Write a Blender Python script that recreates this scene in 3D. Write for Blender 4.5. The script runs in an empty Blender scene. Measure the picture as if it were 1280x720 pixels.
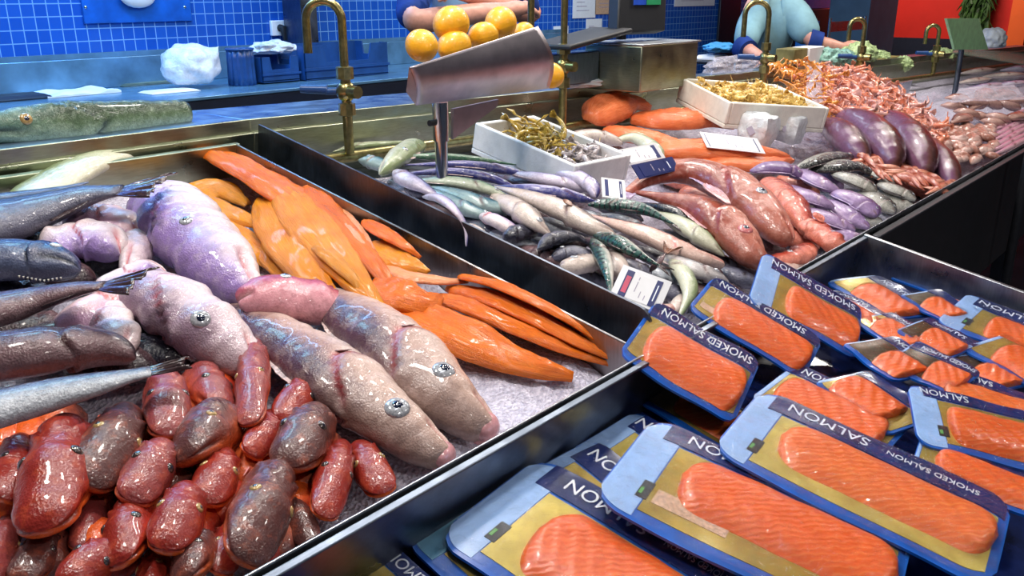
import bpy, bmesh, math, random
from mathutils import Vector as V, Matrix, noise
random.seed(7)
SC = bpy.context.scene
COL = SC.collection
R = math.radians

# ---------------------------------------------------------------- camera and the measuring frame
F = 1095.0
PITCH = R(18.67); HEAD = R(40.3)
CAM = V((0, 0, 1.45))
FW = V((math.cos(HEAD)*math.cos(PITCH), math.sin(HEAD)*math.cos(PITCH), -math.sin(PITCH)))
RT = V((math.sin(HEAD), -math.cos(HEAD), 0)); UP = RT.cross(FW)
TILT = R(11)
RIM_Y, RIM_Z = 0.6795, 0.90          # customer-side rim of the fish counter
TX = V((1, 0, 0)); TY = V((0, math.cos(TILT), math.sin(TILT))); TN = V((0, -math.sin(TILT), math.cos(TILT)))
T0 = V((0, RIM_Y, RIM_Z))
def tp(a, b, h): return T0 + TX*a + TY*b + TN*h       # point on the sloping counter
def ray(x, y): return (x-640)/F*RT - (y-360)/F*UP + FW
def hit(x, y, o, n):
    d = ray(x, y); return CAM + d*((o-CAM).dot(n)/d.dot(n))
def HT(x, y, h=0.0): return hit(x, y, T0+TN*h, TN)    # on the sloping counter, h above it
def HZ(x, y, z): return hit(x, y, V((0, 0, z)), V((0, 0, 1)))
def HY(x, y, yy): return hit(x, y, V((0, yy, 0)), V((0, 1, 0)))
def HX(x, y, xx): return hit(x, y, V((xx, 0, 0)), V((1, 0, 0)))
def proj(P):
    v = P-CAM; d = v.dot(FW); return V((640+F*v.dot(RT)/d, 360-F*v.dot(UP)/d))
def m_of(P, px): return px*(P-CAM).dot(FW)/F          # a length of px pixels at P, in metres

cam = bpy.data.cameras.new('camera'); co = bpy.data.objects.new('camera', cam); COL.objects.link(co)
cam.sensor_width = 36; cam.lens = 36*F/1280; cam.clip_start = .02; cam.clip_end = 60
rot = Matrix((RT, UP, -FW)).transposed()
co.matrix_world = Matrix.Translation(CAM) @ rot.to_4x4()
SC.camera = co

# ---------------------------------------------------------------- objects
def tag(o, label=None, cat=None, group=None, kind=None):
    if label: o['label'] = label
    if cat: o['category'] = cat
    if group: o['group'] = group
    if kind: o['kind'] = kind
    return o
def empty(name, loc, label=None, cat=None, group=None, kind=None):
    o = bpy.data.objects.new(name, None); COL.objects.link(o); o.location = loc
    o.empty_display_size = .02
    return tag(o, label, cat, group, kind)
def worldloc(o):
    p = V((0, 0, 0))
    while o is not None:
        p += V(o.location); o = o.parent
    return p
def mk(name, vs, fs, mat, parent=None, uv=None, smooth=True, attr=None, base=None, fmat=None):
    """one mesh object from world-space points; origin at the parent (or at base)"""
    org = worldloc(parent) if parent is not None else (V(base) if base is not None else sum(vs, V((0, 0, 0)))/len(vs))
    me = bpy.data.meshes.new(name)
    me.from_pydata([tuple(V(v)-org) for v in vs], [], fs)
    if uv:
        l = me.uv_layers.new(name='UVMap')
        for lp in me.loops: l.data[lp.index].uv = uv[lp.vertex_index]
    if attr:
        a = me.attributes.new('mark', 'FLOAT', 'POINT')
        a.data.foreach_set('value', attr)
    for m in (mat if isinstance(mat, (list, tuple)) else [mat]): me.materials.append(m)
    if fmat:
        for p, i in zip(me.polygons, fmat): p.material_index = i
    if smooth:
        me.polygons.foreach_set('use_smooth', [True]*len(me.polygons))
    me.update()
    o = bpy.data.objects.new(name, me); COL.objects.link(o)
    if parent is not None: o.parent = parent
    else: o.location = org
    return o
class MB:
    """collects shapes, then becomes one mesh"""
    def __init__(s): s.v = []; s.f = []
    def add(s, vs, fs):
        k = len(s.v); s.v += [V(v) for v in vs]; s.f += [tuple(i+k for i in f) for f in fs]; return s
    def box(s, o, ax, ay, az, sx, sy, sz):
        """box centred on o with axes ax ay az and full sizes"""
        ps = [o+ax*(i*sx/2)+ay*(j*sy/2)+az*(k*sz/2) for i in (-1, 1) for j in (-1, 1) for k in (-1, 1)]
        return s.add(ps, [(0, 1, 3, 2), (4, 6, 7, 5), (0, 4, 5, 1), (2, 3, 7, 6), (0, 2, 6, 4), (1, 5, 7, 3)])
    def abox(s, x0, x1, y0, y1, z0, z1):
        return s.box(V(((x0+x1)/2, (y0+y1)/2, (z0+z1)/2)), V((1, 0, 0)), V((0, 1, 0)), V((0, 0, 1)), x1-x0, y1-y0, z1-z0)
    def tbox(s, a0, a1, b0, b1, h0, h1):
        return s.box(tp((a0+a1)/2, (b0+b1)/2, (h0+h1)/2), TX, TY, TN, a1-a0, b1-b0, h1-h0)
    def tube(s, pts, r, n=12, cap=True):
        pts = [V(p) for p in pts]; rs = r if isinstance(r, (list, tuple)) else [r]*len(pts)
        k = len(s.v); prev = None
        for i, p in enumerate(pts):
            t = (pts[min(i+1, len(pts)-1)]-pts[max(i-1, 0)]).normalized()
            if prev is None:
                a = V((0, 0, 1)) if abs(t.z) < .9 else V((1, 0, 0)); a = (a-t*a.dot(t)).normalized()
            else: a = (prev-t*prev.dot(t)).normalized()
            prev = a; b = t.cross(a)
            s.v += [p+(a*math.cos(2*math.pi*j/n)+b*math.sin(2*math.pi*j/n))*rs[i] for j in range(n)]
        for i in range(len(pts)-1):
            for j in range(n):
                s.f.append((k+i*n+j, k+i*n+(j+1) % n, k+(i+1)*n+(j+1) % n, k+(i+1)*n+j))
        if cap:
            s.f.append(tuple(k+j for j in reversed(range(n)))); s.f.append(tuple(k+(len(pts)-1)*n+j for j in range(n)))
        return s
    def ball(s, c, rx, ry=None, rz=None, ax=None, n=16, m=10):
        ry = ry or rx; rz = rz or rx; A = ax or (V((1, 0, 0)), V((0, 1, 0)), V((0, 0, 1)))
        vs = [c+A[2]*rz]
        for i in range(1, m):
            t = math.pi*i/m
            for j in range(n):
                p = 2*math.pi*j/n
                vs.append(c+A[0]*(rx*math.sin(t)*math.cos(p))+A[1]*(ry*math.sin(t)*math.sin(p))+A[2]*(rz*math.cos(t)))
        vs.append(c-A[2]*rz); fs = []
        for j in range(n):
            fs.append((0, 1+j, 1+(j+1) % n)); fs.append((len(vs)-1, 1+(m-2)*n+(j+1) % n, 1+(m-2)*n+j))
        for i in range(m-2):
            for j in range(n): fs.append((1+i*n+j, 1+(i+1)*n+j, 1+(i+1)*n+(j+1) % n, 1+i*n+(j+1) % n))
        return s.add(vs, fs)
    def sheet(s, fn, nu, nv):
        """open grid fn(u,v) with u, v in 0..1"""
        vs = [fn(i/nu, j/nv) for i in range(nu+1) for j in range(nv+1)]
        return s.add(vs, [(i*(nv+1)+j, (i+1)*(nv+1)+j, (i+1)*(nv+1)+j+1, i*(nv+1)+j+1) for i in range(nu) for j in range(nv)])
    def slab(s, top, bot, nu, nv):
        """closed solid between two grids"""
        k = len(s.v); s.sheet(top, nu, nv); k2 = len(s.v); s.sheet(bot, nu, nv)
        for q in range(len(s.f)-nu*nv, len(s.f)): s.f[q] = tuple(reversed(s.f[q]))
        w = nv+1
        per = [i*w for i in range(nu)]+[nu*w+j for j in range(nv)]+[i*w+nv for i in range(nu, 0, -1)]+[j for j in range(nv, 0, -1)]
        for a, b in zip(per, per[1:]+per[:1]): s.f.append((k+b, k+a, k2+a, k2+b))
        return s
    def build(s, name, mat, parent=None, smooth=True, bevel=0, base=None, solid=0, sub=0):
        o = mk(name, s.v, s.f, mat, parent, smooth=smooth, base=base)
        if solid:
            m = o.modifiers.new('thick', 'SOLIDIFY'); m.thickness = solid; m.offset = 0
        if bevel:
            m = o.modifiers.new('bevel', 'BEVEL'); m.width = bevel; m.segments = 2; m.limit_method = 'ANGLE'
            m.harden_normals = False
        if sub:
            m = o.modifiers.new('sub', 'SUBSURF'); m.levels = sub; m.render_levels = sub
        if smooth:
            o.data.polygons.foreach_set('use_smooth', [True]*len(o.data.polygons))
            if bevel or not sub:
                try: o.data.set_sharp_from_angle(angle=R(38))
                except Exception: pass
        return o
def lerp(a, b, t): return a+(b-a)*t
def crom(pts, N):
    """N points at even spacing along a smooth curve through pts"""
    P = [V(p) for p in pts]
    if len(P) == 2: P = [P[0], (P[0]+P[1])/2, P[1]]
    Q = [P[0]*2-P[1]]+P+[P[-1]*2-P[-2]]; d = []
    for i in range(1, len(Q)-2):
        for k in range(24):
            t = k/24
            d.append(.5*((2*Q[i])+(Q[i+1]-Q[i-1])*t+(2*Q[i-1]-5*Q[i]+4*Q[i+1]-Q[i+2])*t*t+(3*Q[i]-Q[i-1]-3*Q[i+1]+Q[i+2])*t**3))
    d.append(P[-1]); L = [0]
    for a, b in zip(d, d[1:]): L.append(L[-1]+(b-a).length)
    out = []; j = 0
    for i in range(N):
        s = L[-1]*i/(N-1)
        while j < len(L)-2 and L[j+1] < s: j += 1
        out.append(d[j].lerp(d[j+1], (s-L[j])/max(1e-9, L[j+1]-L[j])))
    return out, L[-1]
def interp(tab, s):
    """smooth table lookup; rows (s, a, b, ...)"""
    for i in range(len(tab)-1):
        if s <= tab[i+1][0] or i == len(tab)-2:
            a, b = tab[i], tab[i+1]; p = tab[max(0, i-1)]; n = tab[min(len(tab)-1, i+2)]
            h = b[0]-a[0]; t = min(1, max(0, (s-a[0])/h)); o = []
            for k in range(1, len(a)):
                ma = (b[k]-p[k])/max(1e-6, b[0]-p[0])*h if i > 0 else (b[k]-a[k])
                mb = (n[k]-a[k])/max(1e-6, n[0]-a[0])*h if i < len(tab)-2 else (b[k]-a[k])
                o.append((2*t**3-3*t*t+1)*a[k]+(t**3-2*t*t+t)*ma+(-2*t**3+3*t*t)*b[k]+(t**3-t*t)*mb)
            return o

# ---------------------------------------------------------------- materials
def newmat(name):
    m = bpy.data.materials.new(name); m.use_nodes = True; nt = m.node_tree
    b = nt.nodes['Principled BSDF']; return m, nt, b
def N(nt, typ, **kw):
    n = nt.nodes.new(typ)
    for k, v in kw.items():
        if k.startswith('i_'): n.inputs[k[2:].replace('_', ' ')].default_value = v
        else: setattr(n, k, v)
    return n
def rgba(c): return (c[0], c[1], c[2], 1)
def ramp(nt, fac, stops):
    r = N(nt, 'ShaderNodeValToRGB'); e = r.color_ramp.elements
    while len(e) < len(stops): e.new(.5)
    for el, (p, c) in zip(e, stops): el.position = p; el.color = rgba(c) if len(c) == 3 else c
    nt.links.new(fac, r.inputs[0]); return r.outputs[0]
def mix(nt, fac, a, b, mode='MIX'):
    n = N(nt, 'ShaderNodeMix', data_type='RGBA', blend_type=mode)
    for s, v in ((n.inputs[0], fac), (n.inputs[6], a), (n.inputs[7], b)):
        if hasattr(v, 'links') or isinstance(v, bpy.types.NodeSocket): nt.links.new(v, s)
        elif isinstance(v, (int, float)): s.default_value = v
        else: s.default_value = rgba(v)
    return n.outputs[2]
def noise_tex(nt, scale, detail=3, rough=.55, vec=None, dist=0):
    n = N(nt, 'ShaderNodeTexNoise'); n.inputs['Scale'].default_value = scale; n.inputs['Detail'].default_value = detail
    n.inputs['Roughness'].default_value = rough; n.inputs['Distortion'].default_value = dist
    if vec is None: vec = N(nt, 'ShaderNodeTexCoord').outputs['Object']
    nt.links.new(vec, n.inputs['Vector']); return n.outputs['Fac']
def bump(nt, b, h, strength=.3, dist=.002):
    n = N(nt, 'ShaderNodeBump'); n.inputs['Strength'].default_value = strength; n.inputs['Distance'].default_value = dist
    nt.links.new(h, n.inputs['Height']); nt.links.new(n.outputs[0], b.inputs['Normal'])
def math_(nt, op, a, b=None):
    n = N(nt, 'ShaderNodeMath', operation=op)
    for s, v in zip(n.inputs, (a, b)):
        if v is None: continue
        if isinstance(v, (int, float)): s.default_value = v
        else: nt.links.new(v, s)
    return n.outputs[0]
def plain(name, c, rough=.4, metal=0, spec=.5, var=.12, scale=30, bmp=0, bscale=200, coat=0, trans=0):
    m, nt, b = newmat(name)
    f = noise_tex(nt, scale, 4)
    c2 = [x*(1-var*1.6) for x in c]; c1 = [min(1, x*(1+var)) for x in c]
    nt.links.new(ramp(nt, f, [(.3, c2), (.7, c1)]), b.inputs['Base Color'])
    b.inputs['Roughness'].default_value = rough; b.inputs['Metallic'].default_value = metal
    b.inputs['Specular IOR Level'].default_value = spec; b.inputs['Coat Weight'].default_value = coat
    b.inputs['Coat Roughness'].default_value = .08
    if bmp: bump(nt, b, noise_tex(nt, bscale, 3), bmp, .002)
    return m
def fishmat(name, back, flank, belly, mot=.35, mscale=45, stripes=0, mark=(.13, .06, .055), rough=.2, head=None, headw=.25, spots=0, bs=.25):
    """wet fish skin; UV x runs nose to tail, UV y runs belly to back"""
    m, nt, b = newmat(name); L = nt.links.new
    sx = N(nt, 'ShaderNodeSeparateXYZ'); L(N(nt, 'ShaderNodeTexCoord').outputs['UV'], sx.inputs[0])
    n1 = noise_tex(nt, mscale, 4, .6)
    dv = math_(nt, 'ADD', sx.outputs[1], math_(nt, 'MULTIPLY', math_(nt, 'SUBTRACT', n1, .5), .55))
    col = ramp(nt, dv, [(.22, belly), (.38, [lerp(x, y, .5) for x, y in zip(belly, flank)]), (.52, flank), (.74, back)])
    if head:
        hn = math_(nt, 'ADD', sx.outputs[0], math_(nt, 'MULTIPLY', math_(nt, 'SUBTRACT', noise_tex(nt, 30, 3), .5), .25))
        fac = N(nt, 'ShaderNodeMapRange'); L(hn, fac.inputs[0]); fac.inputs[1].default_value = headw*.6; fac.inputs[2].default_value = headw*1.3
        fac.inputs[3].default_value = .85; fac.inputs[4].default_value = 0
        col = mix(nt, math_(nt, 'MULTIPLY', fac.outputs[0], .62), col, head)
    n2 = noise_tex(nt, mscale*2.6, 5, .7, dist=1.2)
    dark = [x*.38 for x in flank]
    col = mix(nt, math_(nt, 'MULTIPLY', ramp(nt, n2, [(.42, (0, 0, 0)), (.7, (1, 1, 1))]), mot), col, dark)
    n3 = noise_tex(nt, mscale*1.7, 4, .65)
    col = mix(nt, math_(nt, 'MULTIPLY', ramp(nt, n3, [(.5, (0, 0, 0)), (.72, (1, 1, 1))]), mot*.6), col, [min(1, x*1.15+.03) for x in belly])
    if stripes:
        cb = N(nt, 'ShaderNodeCombineXYZ')
        L(math_(nt, 'ADD', math_(nt, 'MULTIPLY', sx.outputs[0], stripes), math_(nt, 'MULTIPLY', noise_tex(nt, 60, 2), 1.1)), cb.inputs[0])
        w = math_(nt, 'SINE', math_(nt, 'MULTIPLY', cb.outputs[0], 1.0)) if False else None
        sn = math_(nt, 'SINE', math_(nt, 'ADD', math_(nt, 'MULTIPLY', sx.outputs[0], stripes*6.28), math_(nt, 'MULTIPLY', noise_tex(nt, 55, 2), 7)))
        msk = math_(nt, 'MULTIPLY', ramp(nt, sn, [(.5, (0, 0, 0)), (.62, (1, 1, 1))]), ramp(nt, sx.outputs[1], [(.52, (0, 0, 0)), (.6, (1, 1, 1))]))
        col = mix(nt, math_(nt, 'MULTIPLY', msk, .92), col, (.006, .012, .018))
    if spots:
        vo = N(nt, 'ShaderNodeTexVoronoi'); vo.inputs['Scale'].default_value = 120
        L(N(nt, 'ShaderNodeTexCoord').outputs['Object'], vo.inputs['Vector'])
        col = mix(nt, math_(nt, 'MULTIPLY', ramp(nt, vo.outputs['Distance'], [(.2, (1, 1, 1)), (.35, (0, 0, 0))]), spots), col, [x*.25 for x in back])
    at = N(nt, 'ShaderNodeAttribute', attribute_name='mark')
    col = mix(nt, at.outputs['Fac'], col, mark)
    L(col, b.inputs['Base Color'])
    b.inputs['Roughness'].default_value = rough; b.inputs['Specular IOR Level'].default_value = .45
    b.inputs['Coat Weight'].default_value = .22; b.inputs['Coat Roughness'].default_value = .05
    vs = N(nt, 'ShaderNodeTexVoronoi'); vs.inputs['Scale'].default_value = 330
    L(N(nt, 'ShaderNodeTexCoord').outputs['Object'], vs.inputs['Vector'])
    bump(nt, b, math_(nt, 'ADD', math_(nt, 'MULTIPLY', vs.outputs['Distance'], .3), math_(nt, 'MULTIPLY', noise_tex(nt, 85, 5, .7), 1.0)), bs, .006)
    return m
# ---------------------------------------------------------------- fish
PROF = {
 # s, dorsal, ventral, half width
 'cod': [(0, .08, .08, .12), (.010, .27, .24, .40), (.035, .47, .42, .60), (.085, .66, .58, .78), (.17, .82, .74, .90), (.28, .97, .92, 1), (.45, .98, 1, .98), (.65, .72, .78, .68), (.85, .34, .36, .3), (1, .2, .2, .12)],
 'head': [(0, .10, .10, .14), (.015, .26, .22, .36), (.05, .44, .38, .56), (.13, .68, .60, .80), (.28, .90, .84, .96), (.48, 1, .97, 1), (.75, 1, 1, 1), (.92, .82, .82, .8), (1, .3, .3, .3)],
 'frog': [(0, .08, .20, .42), (.02, .20, .27, .62), (.07, .36, .36, .82), (.18, .58, .48, .98), (.38, .86, .68, 1.04), (.6, 1, .86, 1), (.82, .96, .9, .9), (.95, .7, .7, .68), (1, .3, .3, .3)],
 'tailend': [(0, .3, .3, .3), (.1, .9, .9, .9), (.3, 1, 1, 1), (.6, .92, .95, .9), (.8, .66, .7, .6), (.93, .42, .44, .36), (1, .36, .36, .22)],
 'gurnard': [(0, .16, .16, .26), (.015, .38, .30, .56), (.05, .60, .48, .78), (.13, .80, .66, .92), (.28, .96, .84, 1), (.5, 1, .95, .97), (.75, .96, .96, .94), (.93, .72, .72, .70), (1, .3, .3, .3)],
 'slender': [(0, .08, .08, .1), (.015, .20, .17, .22), (.06, .42, .38, .44), (.16, .74, .70, .78), (.34, 1, 1, 1), (.6, .9, .9, .85), (.85, .42, .42, .36), (1, .16, .16, .12)],
 'sole': [(0, .22, .25, .4), (.06, .55, .55, .7), (.25, .95, .95, 1), (.5, 1, 1, 1), (.8, .68, .68, .75), (1, .2, .2, .2)],
 'tuna': [(0, .35, .35, .4), (.08, .7, .7, .75), (.3, 1, 1, 1), (.6, 1, 1, 1), (.85, .75, .75, .8), (1, .3, .3, .3)],
 'fillet': [(0, .35, .35, .5), (.05, .62, .6, .75), (.2, .95, .92, 1), (.45, 1, 1, 1), (.7, .72, .74, .85), (.88, .42, .44, .62), (1, .2, .22, .3)],
}
class Fish:
    def __init__(s, prof, pts, hp, th=.62, dors='DL', roll=0, Np=64, M=30, mouth=.13, gill=.27, wob=.03, seed=None, e=1.0, mouthy=-.3, gape=1.0):
        """pts: (px,py,height) nose to tail; hp: half height of the flank in pixels; dors: picture direction of the back"""
        P3 = [V(p) if isinstance(p, V) else HT(*p) for p in pts]
        s.P, s.L = crom(P3, Np); s.Np, s.M = Np, M; s.prof = PROF[prof]
        mid = s.P[Np//2]; s.hp = hp if hp < 1 else m_of(mid, hp); s.w = s.hp*th
        dd = {'DL': V((-1, 1)), 'UR': V((1, -1)), 'U': V((0, -1)), 'D': V((0, 1)), 'L': V((-1, 0)), 'R': V((1, 0)), 'UL': V((-1, -1)), 'DR': V((1, 1))}[dors]
        s.fr = []
        for i, p in enumerate(s.P):
            t = (s.P[min(i+1, Np-1)]-s.P[max(i-1, 0)]).normalized()
            n = (TN-t*TN.dot(t)).normalized(); d = t.cross(n)
            if i == 0:
                q = proj(s.P[Np//2]+d*.02)-proj(s.P[Np//2])
                t2 = (s.P[Np//2+1]-s.P[Np//2-1]).normalized(); d2 = t2.cross((TN-t2*TN.dot(t2)).normalized())
                q = proj(mid+d2*.02)-proj(mid); s.sg = 1 if q.dot(dd) > 0 else -1
            d = d*s.sg; a = R(roll)
            s.fr.append((t, n*math.cos(a)+d*math.sin(a)*1.0, d*math.cos(a)-n*math.sin(a)))
        s.mouth, s.gill, s.wob, s.e = mouth, gill, wob, e; s.mouthy = mouthy; s.gape = gape
        s.seed = V((random.random()*90, random.random()*90, random.random()*90)) if seed is None else seed
    def pt(s, u, th, out=0):
        k = min(s.Np-1.001, max(0, u*(s.Np-1))); i = int(k); f = k-i
        p = s.P[i].lerp(s.P[i+1], f); t, n, d = s.fr[i]; t2, n2, d2 = s.fr[i+1]
        n = n.lerp(n2, f); d = d.lerp(d2, f)
        pd, pv, pw = interp(s.prof, u); c, sn = math.cos(th), math.sin(th)
        k2 = 1+s.wob*noise.noise(p*28+s.seed)*1.6+s.wob*noise.noise((p+n*c*.02+d*sn*.02)*60+s.seed)
        if s.gill:
            g = s.gill*(1+.22*(1-sn*sn)-.25*max(0, sn)); dd = u-g
            if abs(c) > .12: k2 += (.10*math.exp(-((dd+.02)/.04)**2) if dd < 0 else -.13*math.exp(-(dd/.05)**2))*min(1, abs(c)*1.6)
        if s.mouth and u < s.mouth:
            k2 -= .22*s.gape*math.exp(-((sn-s.mouthy+u*.8)/.17)**2)*(1-(u/s.mouth)**3)*(1 if abs(c) > .05 else .6)
        if s.mouth:
            ue = s.eye_u if hasattr(s, 'eye_u') else None
            if ue:
                q = ((u-ue)*s.L/s.hp)**2+((sn-s.eye_o))**2
                k2 += .06*math.exp(-q/.06)
        y = (pd if sn > 0 else pv)*s.hp*(abs(sn)**s.e)*(1 if sn > 0 else -1); x = pw*s.w*(abs(c)**s.e)*(1 if c > 0 else -1)
        return p+(n*x+d*y)*(k2)+n*out*c+d*out*sn
    def normal(s, u, th):
        a = s.pt(u+.01, th)-s.pt(u-.01, th); b = s.pt(u, th+.05)-s.pt(u, th-.05)
        n = a.cross(b).normalized()
        return n if n.dot(s.pt(u, th)-s.P[int(u*(s.Np-1))]) > 0 else -n
    def markv(s, u, th):
        sn, c = math.sin(th), math.cos(th); m = 0
        if s.mouth and u < s.mouth: m = max(m, .95*math.exp(-((sn-s.mouthy+u*.8)/.15)**2)*(1-(u/s.mouth)**4))
        if s.gill:
            g = s.gill*(1+.22*(1-sn*sn)-.25*max(0, sn)); m = max(m, .85*math.exp(-((u-g-.006)/.016)**2)*min(1, max(0, abs(c)-.2)*2))
        return m
    def body(s, name, mat, parent=None, base=None):
        vs, uv, mk_ = [], [], []; M = s.M
        us = [(i/(s.Np-1))**1.5 for i in range(s.Np)]
        for u in us:
            for j in range(M):
                th = 2*math.pi*j/M; vs.append(s.pt(u, th)); uv.append((u, (math.sin(th)+1)/2)); mk_.append(s.markv(u, th))
        fs = [(i*M+j, (i+1)*M+j, (i+1)*M+(j+1) % M, i*M+(j+1) % M) for i in range(s.Np-1) for j in range(M)]
        a = len(vs); vs.append(s.P[0]-s.fr[0][0]*s.hp*.07); uv.append((0, .5)); mk_.append(.1)
        vs.append(s.P[-1]+s.fr[-1][0]*s.hp*.05); uv.append((1, .5)); mk_.append(0)
        for j in range(M):
            fs.append((a, j, (j+1) % M)); fs.append((a+1, (s.Np-1)*M+(j+1) % M, (s.Np-1)*M+j))
        if s.sg > 0: pass
        o = mk(name, vs, fs, mat, parent, uv=uv, attr=mk_, base=base)
        bm = bmesh.new(); bm.from_mesh(o.data); bmesh.ops.recalc_face_normals(bm, faces=bm.faces); bm.to_mesh(o.data); bm.free()
        return o
    def eyes(s, parent, u, o, rp, ring='eye_silver', pupil='eye_pupil', both=True):
        r = rp if rp < 1 else m_of(s.P[0], rp); th0 = math.asin(o)
        for th in ((th0, math.pi-th0) if both else (th0,)):
            c = s.pt(u, th); n = s.normal(u, th); a = (s.fr[1][0]-n*s.fr[1][0].dot(n)).normalized(); b = n.cross(a)
            e = MB().ball(c-n*r*.25, r, r, r*.46, (a, b, n), 18, 10).build('eye', MT[ring], parent)
            MB().ball(c-n*r*.06, r*.55, r*.55, r*.34, (a, b, n), 14, 8).build('pupil', MT[pupil], e)
    def tail(s, parent, ln, sp, fork, mat, name='tail_fin', base_u=.97):
        """fan in the plane of the back line; ln, sp in pixels"""
        k = s.Np-1; t, n, d = s.fr[k-1]; P0 = s.P[k]-t*s.hp*.1; ln = m_of(P0, ln); sp = m_of(P0, sp); bw = s.hp*.30
        def f(u, v):
            q = v*2-1; l = ln*(1-fork*(1-abs(q)**1.4))*(1-.10*max(0, math.sin(q*11+1))**6); wv = .06*ln*math.sin(q*9+u*2)*u
            return P0+t*l*u+d*(q*lerp(bw, sp, u**.8))+n*(wv*.6+.02*ln*math.sin(v*60)*u)
        return MB().sheet(f, 10, 28).build(name, mat, parent, solid=.0018)
    def fin(s, parent, u0, u1, th, hgt, mat, name='dorsal_fin', lean=.4, curve=1.0):
        hgt = m_of(s.P[0], hgt)
        def f(u, v):
            uu = lerp(u0, u1, u); b = s.pt(uu, th); n = s.normal(uu, th); i = min(s.Np-1, int(uu*(s.Np-1))); t = s.fr[i][0]
            h = hgt*math.sin(math.pi*min(1, .12+u*.86))**.6
            return b-n*s.hp*.04+(n+t*lean).normalized()*(h*v)*(1+.06*math.sin(u*50))
        return MB().sheet(f, 26, 5).build(name, mat, parent, solid=.0014)
    def pectoral(s, parent, u, o, ln, wd, mat, ang=0, name='pectoral_fin', lift=.10):
        th = math.asin(o); c = s.pt(u, th); n = s.normal(u, th); i = int(u*(s.Np-1)); t, _, d = s.fr[i]
        t = (t-n*t.dot(n)).normalized(); b = n.cross(t)*(1 if n.cross(t).dot(d) > 0 else -1)
        A = t*math.cos(R(ang))+b*math.sin(R(ang)); B = b*math.cos(R(ang))-t*math.sin(R(ang))
        ln = m_of(c, ln); wd = m_of(c, wd)
        def f(p, q):
            w = wd*(.22+.78*math.sin(min(1, p*1.15)*math.pi*.55))*(1-.35*max(0, p-.75)*4*.5)
            return c+A*(ln*p*(1-.22*(q*2-1)**2))+B*(w*(q-.5))+n*(.002+lift*ln*p*(1-p*.55)+.03*ln*math.sin(q*34)*p)
        return MB().sheet(f, 12, 16).build(name, mat, parent, solid=.0018)

def fish(name, label, cat, prof, pts, hp, mat, group=None, th=.62, dors='DL', roll=0, eye=None, tail=None, fins=(), pec=None, mouth=.13, gill=.27, wob=.03, finmat='fin_pale', ring='eye_silver', single=False, Np=72, M=32, e=1.0, mouthy=-.3, gape=1.0):
    f = Fish(prof, pts, hp, th, dors, roll, Np, M, mouth, gill, wob, None, e, mouthy, gape)
    if eye: f.eye_u, f.eye_o = eye[0], eye[1]
    base = f.P[f.Np//2]-TN*f.w*.8
    if single:
        o = f.body(name, MT[mat], base=base); tag(o, label, cat, group); return o
    r = empty(name, base, label, cat, group)
    f.body('body', MT[mat], r)
    if eye: f.eyes(r, eye[0], eye[1], eye[2], ring)
    if tail: f.tail(r, *tail, MT[finmat])
    for q in fins:
        if q[0] == 'd': f.fin(r, q[1], q[2], R(90), q[3], MT[finmat], 'dorsal_fin')
        if q[0] == 'a': f.fin(r, q[1], q[2], R(-90), q[3], MT[finmat], 'anal_fin')
    if pec: f.pectoral(r, *pec[:4], MT[finmat], *pec[4:])
    r['_n'] = 0; del r['_n']
    return r

# ---------------------------------------------------------------- smoked fillets
def fillet(name, label, cat, pts, hp, mat, group=None, th=.34, roll=0, seed=0, tip=None, Np=40, M=30):
    P3 = [HT(*p) for p in pts]; P, L = crom(P3, Np); hw = m_of(P[Np//2], hp); sd = V((seed*3.1, seed*1.7, seed))
    vs, uv = [], []
    for i, p in enumerate(P):
        s = i/(Np-1); t = (P[min(i+1, Np-1)]-P[max(i-1, 0)]).normalized(); n = (TN-t*TN.dot(t)).normalized(); d = t.cross(n); a = R(roll)
        n, d = n*math.cos(a)+d*math.sin(a), d*math.cos(a)-n*math.sin(a)
        pd, pv, pw = interp(PROF['fillet'], s)
        for j in range(M):
            q = 2*math.pi*j/M; c, sn = math.cos(q), math.sin(q)
            edge = 1+.10*noise.noise(V((s*7, 3 if sn > 0 else -3, 0))+sd)+.05*noise.noise(V((s*19, 3 if sn > 0 else -3, 5))+sd)
            x = pw*hw*th*(abs(c)**.8)*(1 if c > 0 else -.5)
            if c > 0:                                   # midline groove and flake ridges on the upper face
                x -= hw*.10*math.exp(-((sn-.08*math.sin(s*6))/.13)**2)*(1-s*.5)
                x += hw*.11*noise.noise(V((s*6, sn*3.0, 2))+sd)+hw*.05*noise.noise(V((s*18, sn*7, 7))+sd)+hw*.03*noise.noise(V((s*40, sn*14, 9))+sd)
            y = (pd if sn > 0 else pv)*hw*(abs(sn)**.92)*(1 if sn > 0 else -1)*edge
            vs.append(p+n*x+d*y-n*(hw*.10*abs(sn)**3)); uv.append((s, (sn+1)/2))
    fs = [(i*M+j, (i+1)*M+j, (i+1)*M+(j+1) % M, i*M+(j+1) % M) for i in range(Np-1) for j in range(M)]
    a = len(vs); vs += [P[0], P[-1]]; uv += [(0, .5), (1, .5)]
    for j in range(M): fs.append((a, j, (j+1) % M)); fs.append((a+1, (Np-1)*M+(j+1) % M, (Np-1)*M+j))
    o = mk(name, vs, fs, MT[mat], uv=uv, base=P[Np//2]-TN*hw*th*.4)
    bm = bmesh.new(); bm.from_mesh(o.data); bmesh.ops.recalc_face_normals(bm, faces=bm.faces); bm.to_mesh(o.data); bm.free()
    return tag(o, label, cat, group)

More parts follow.
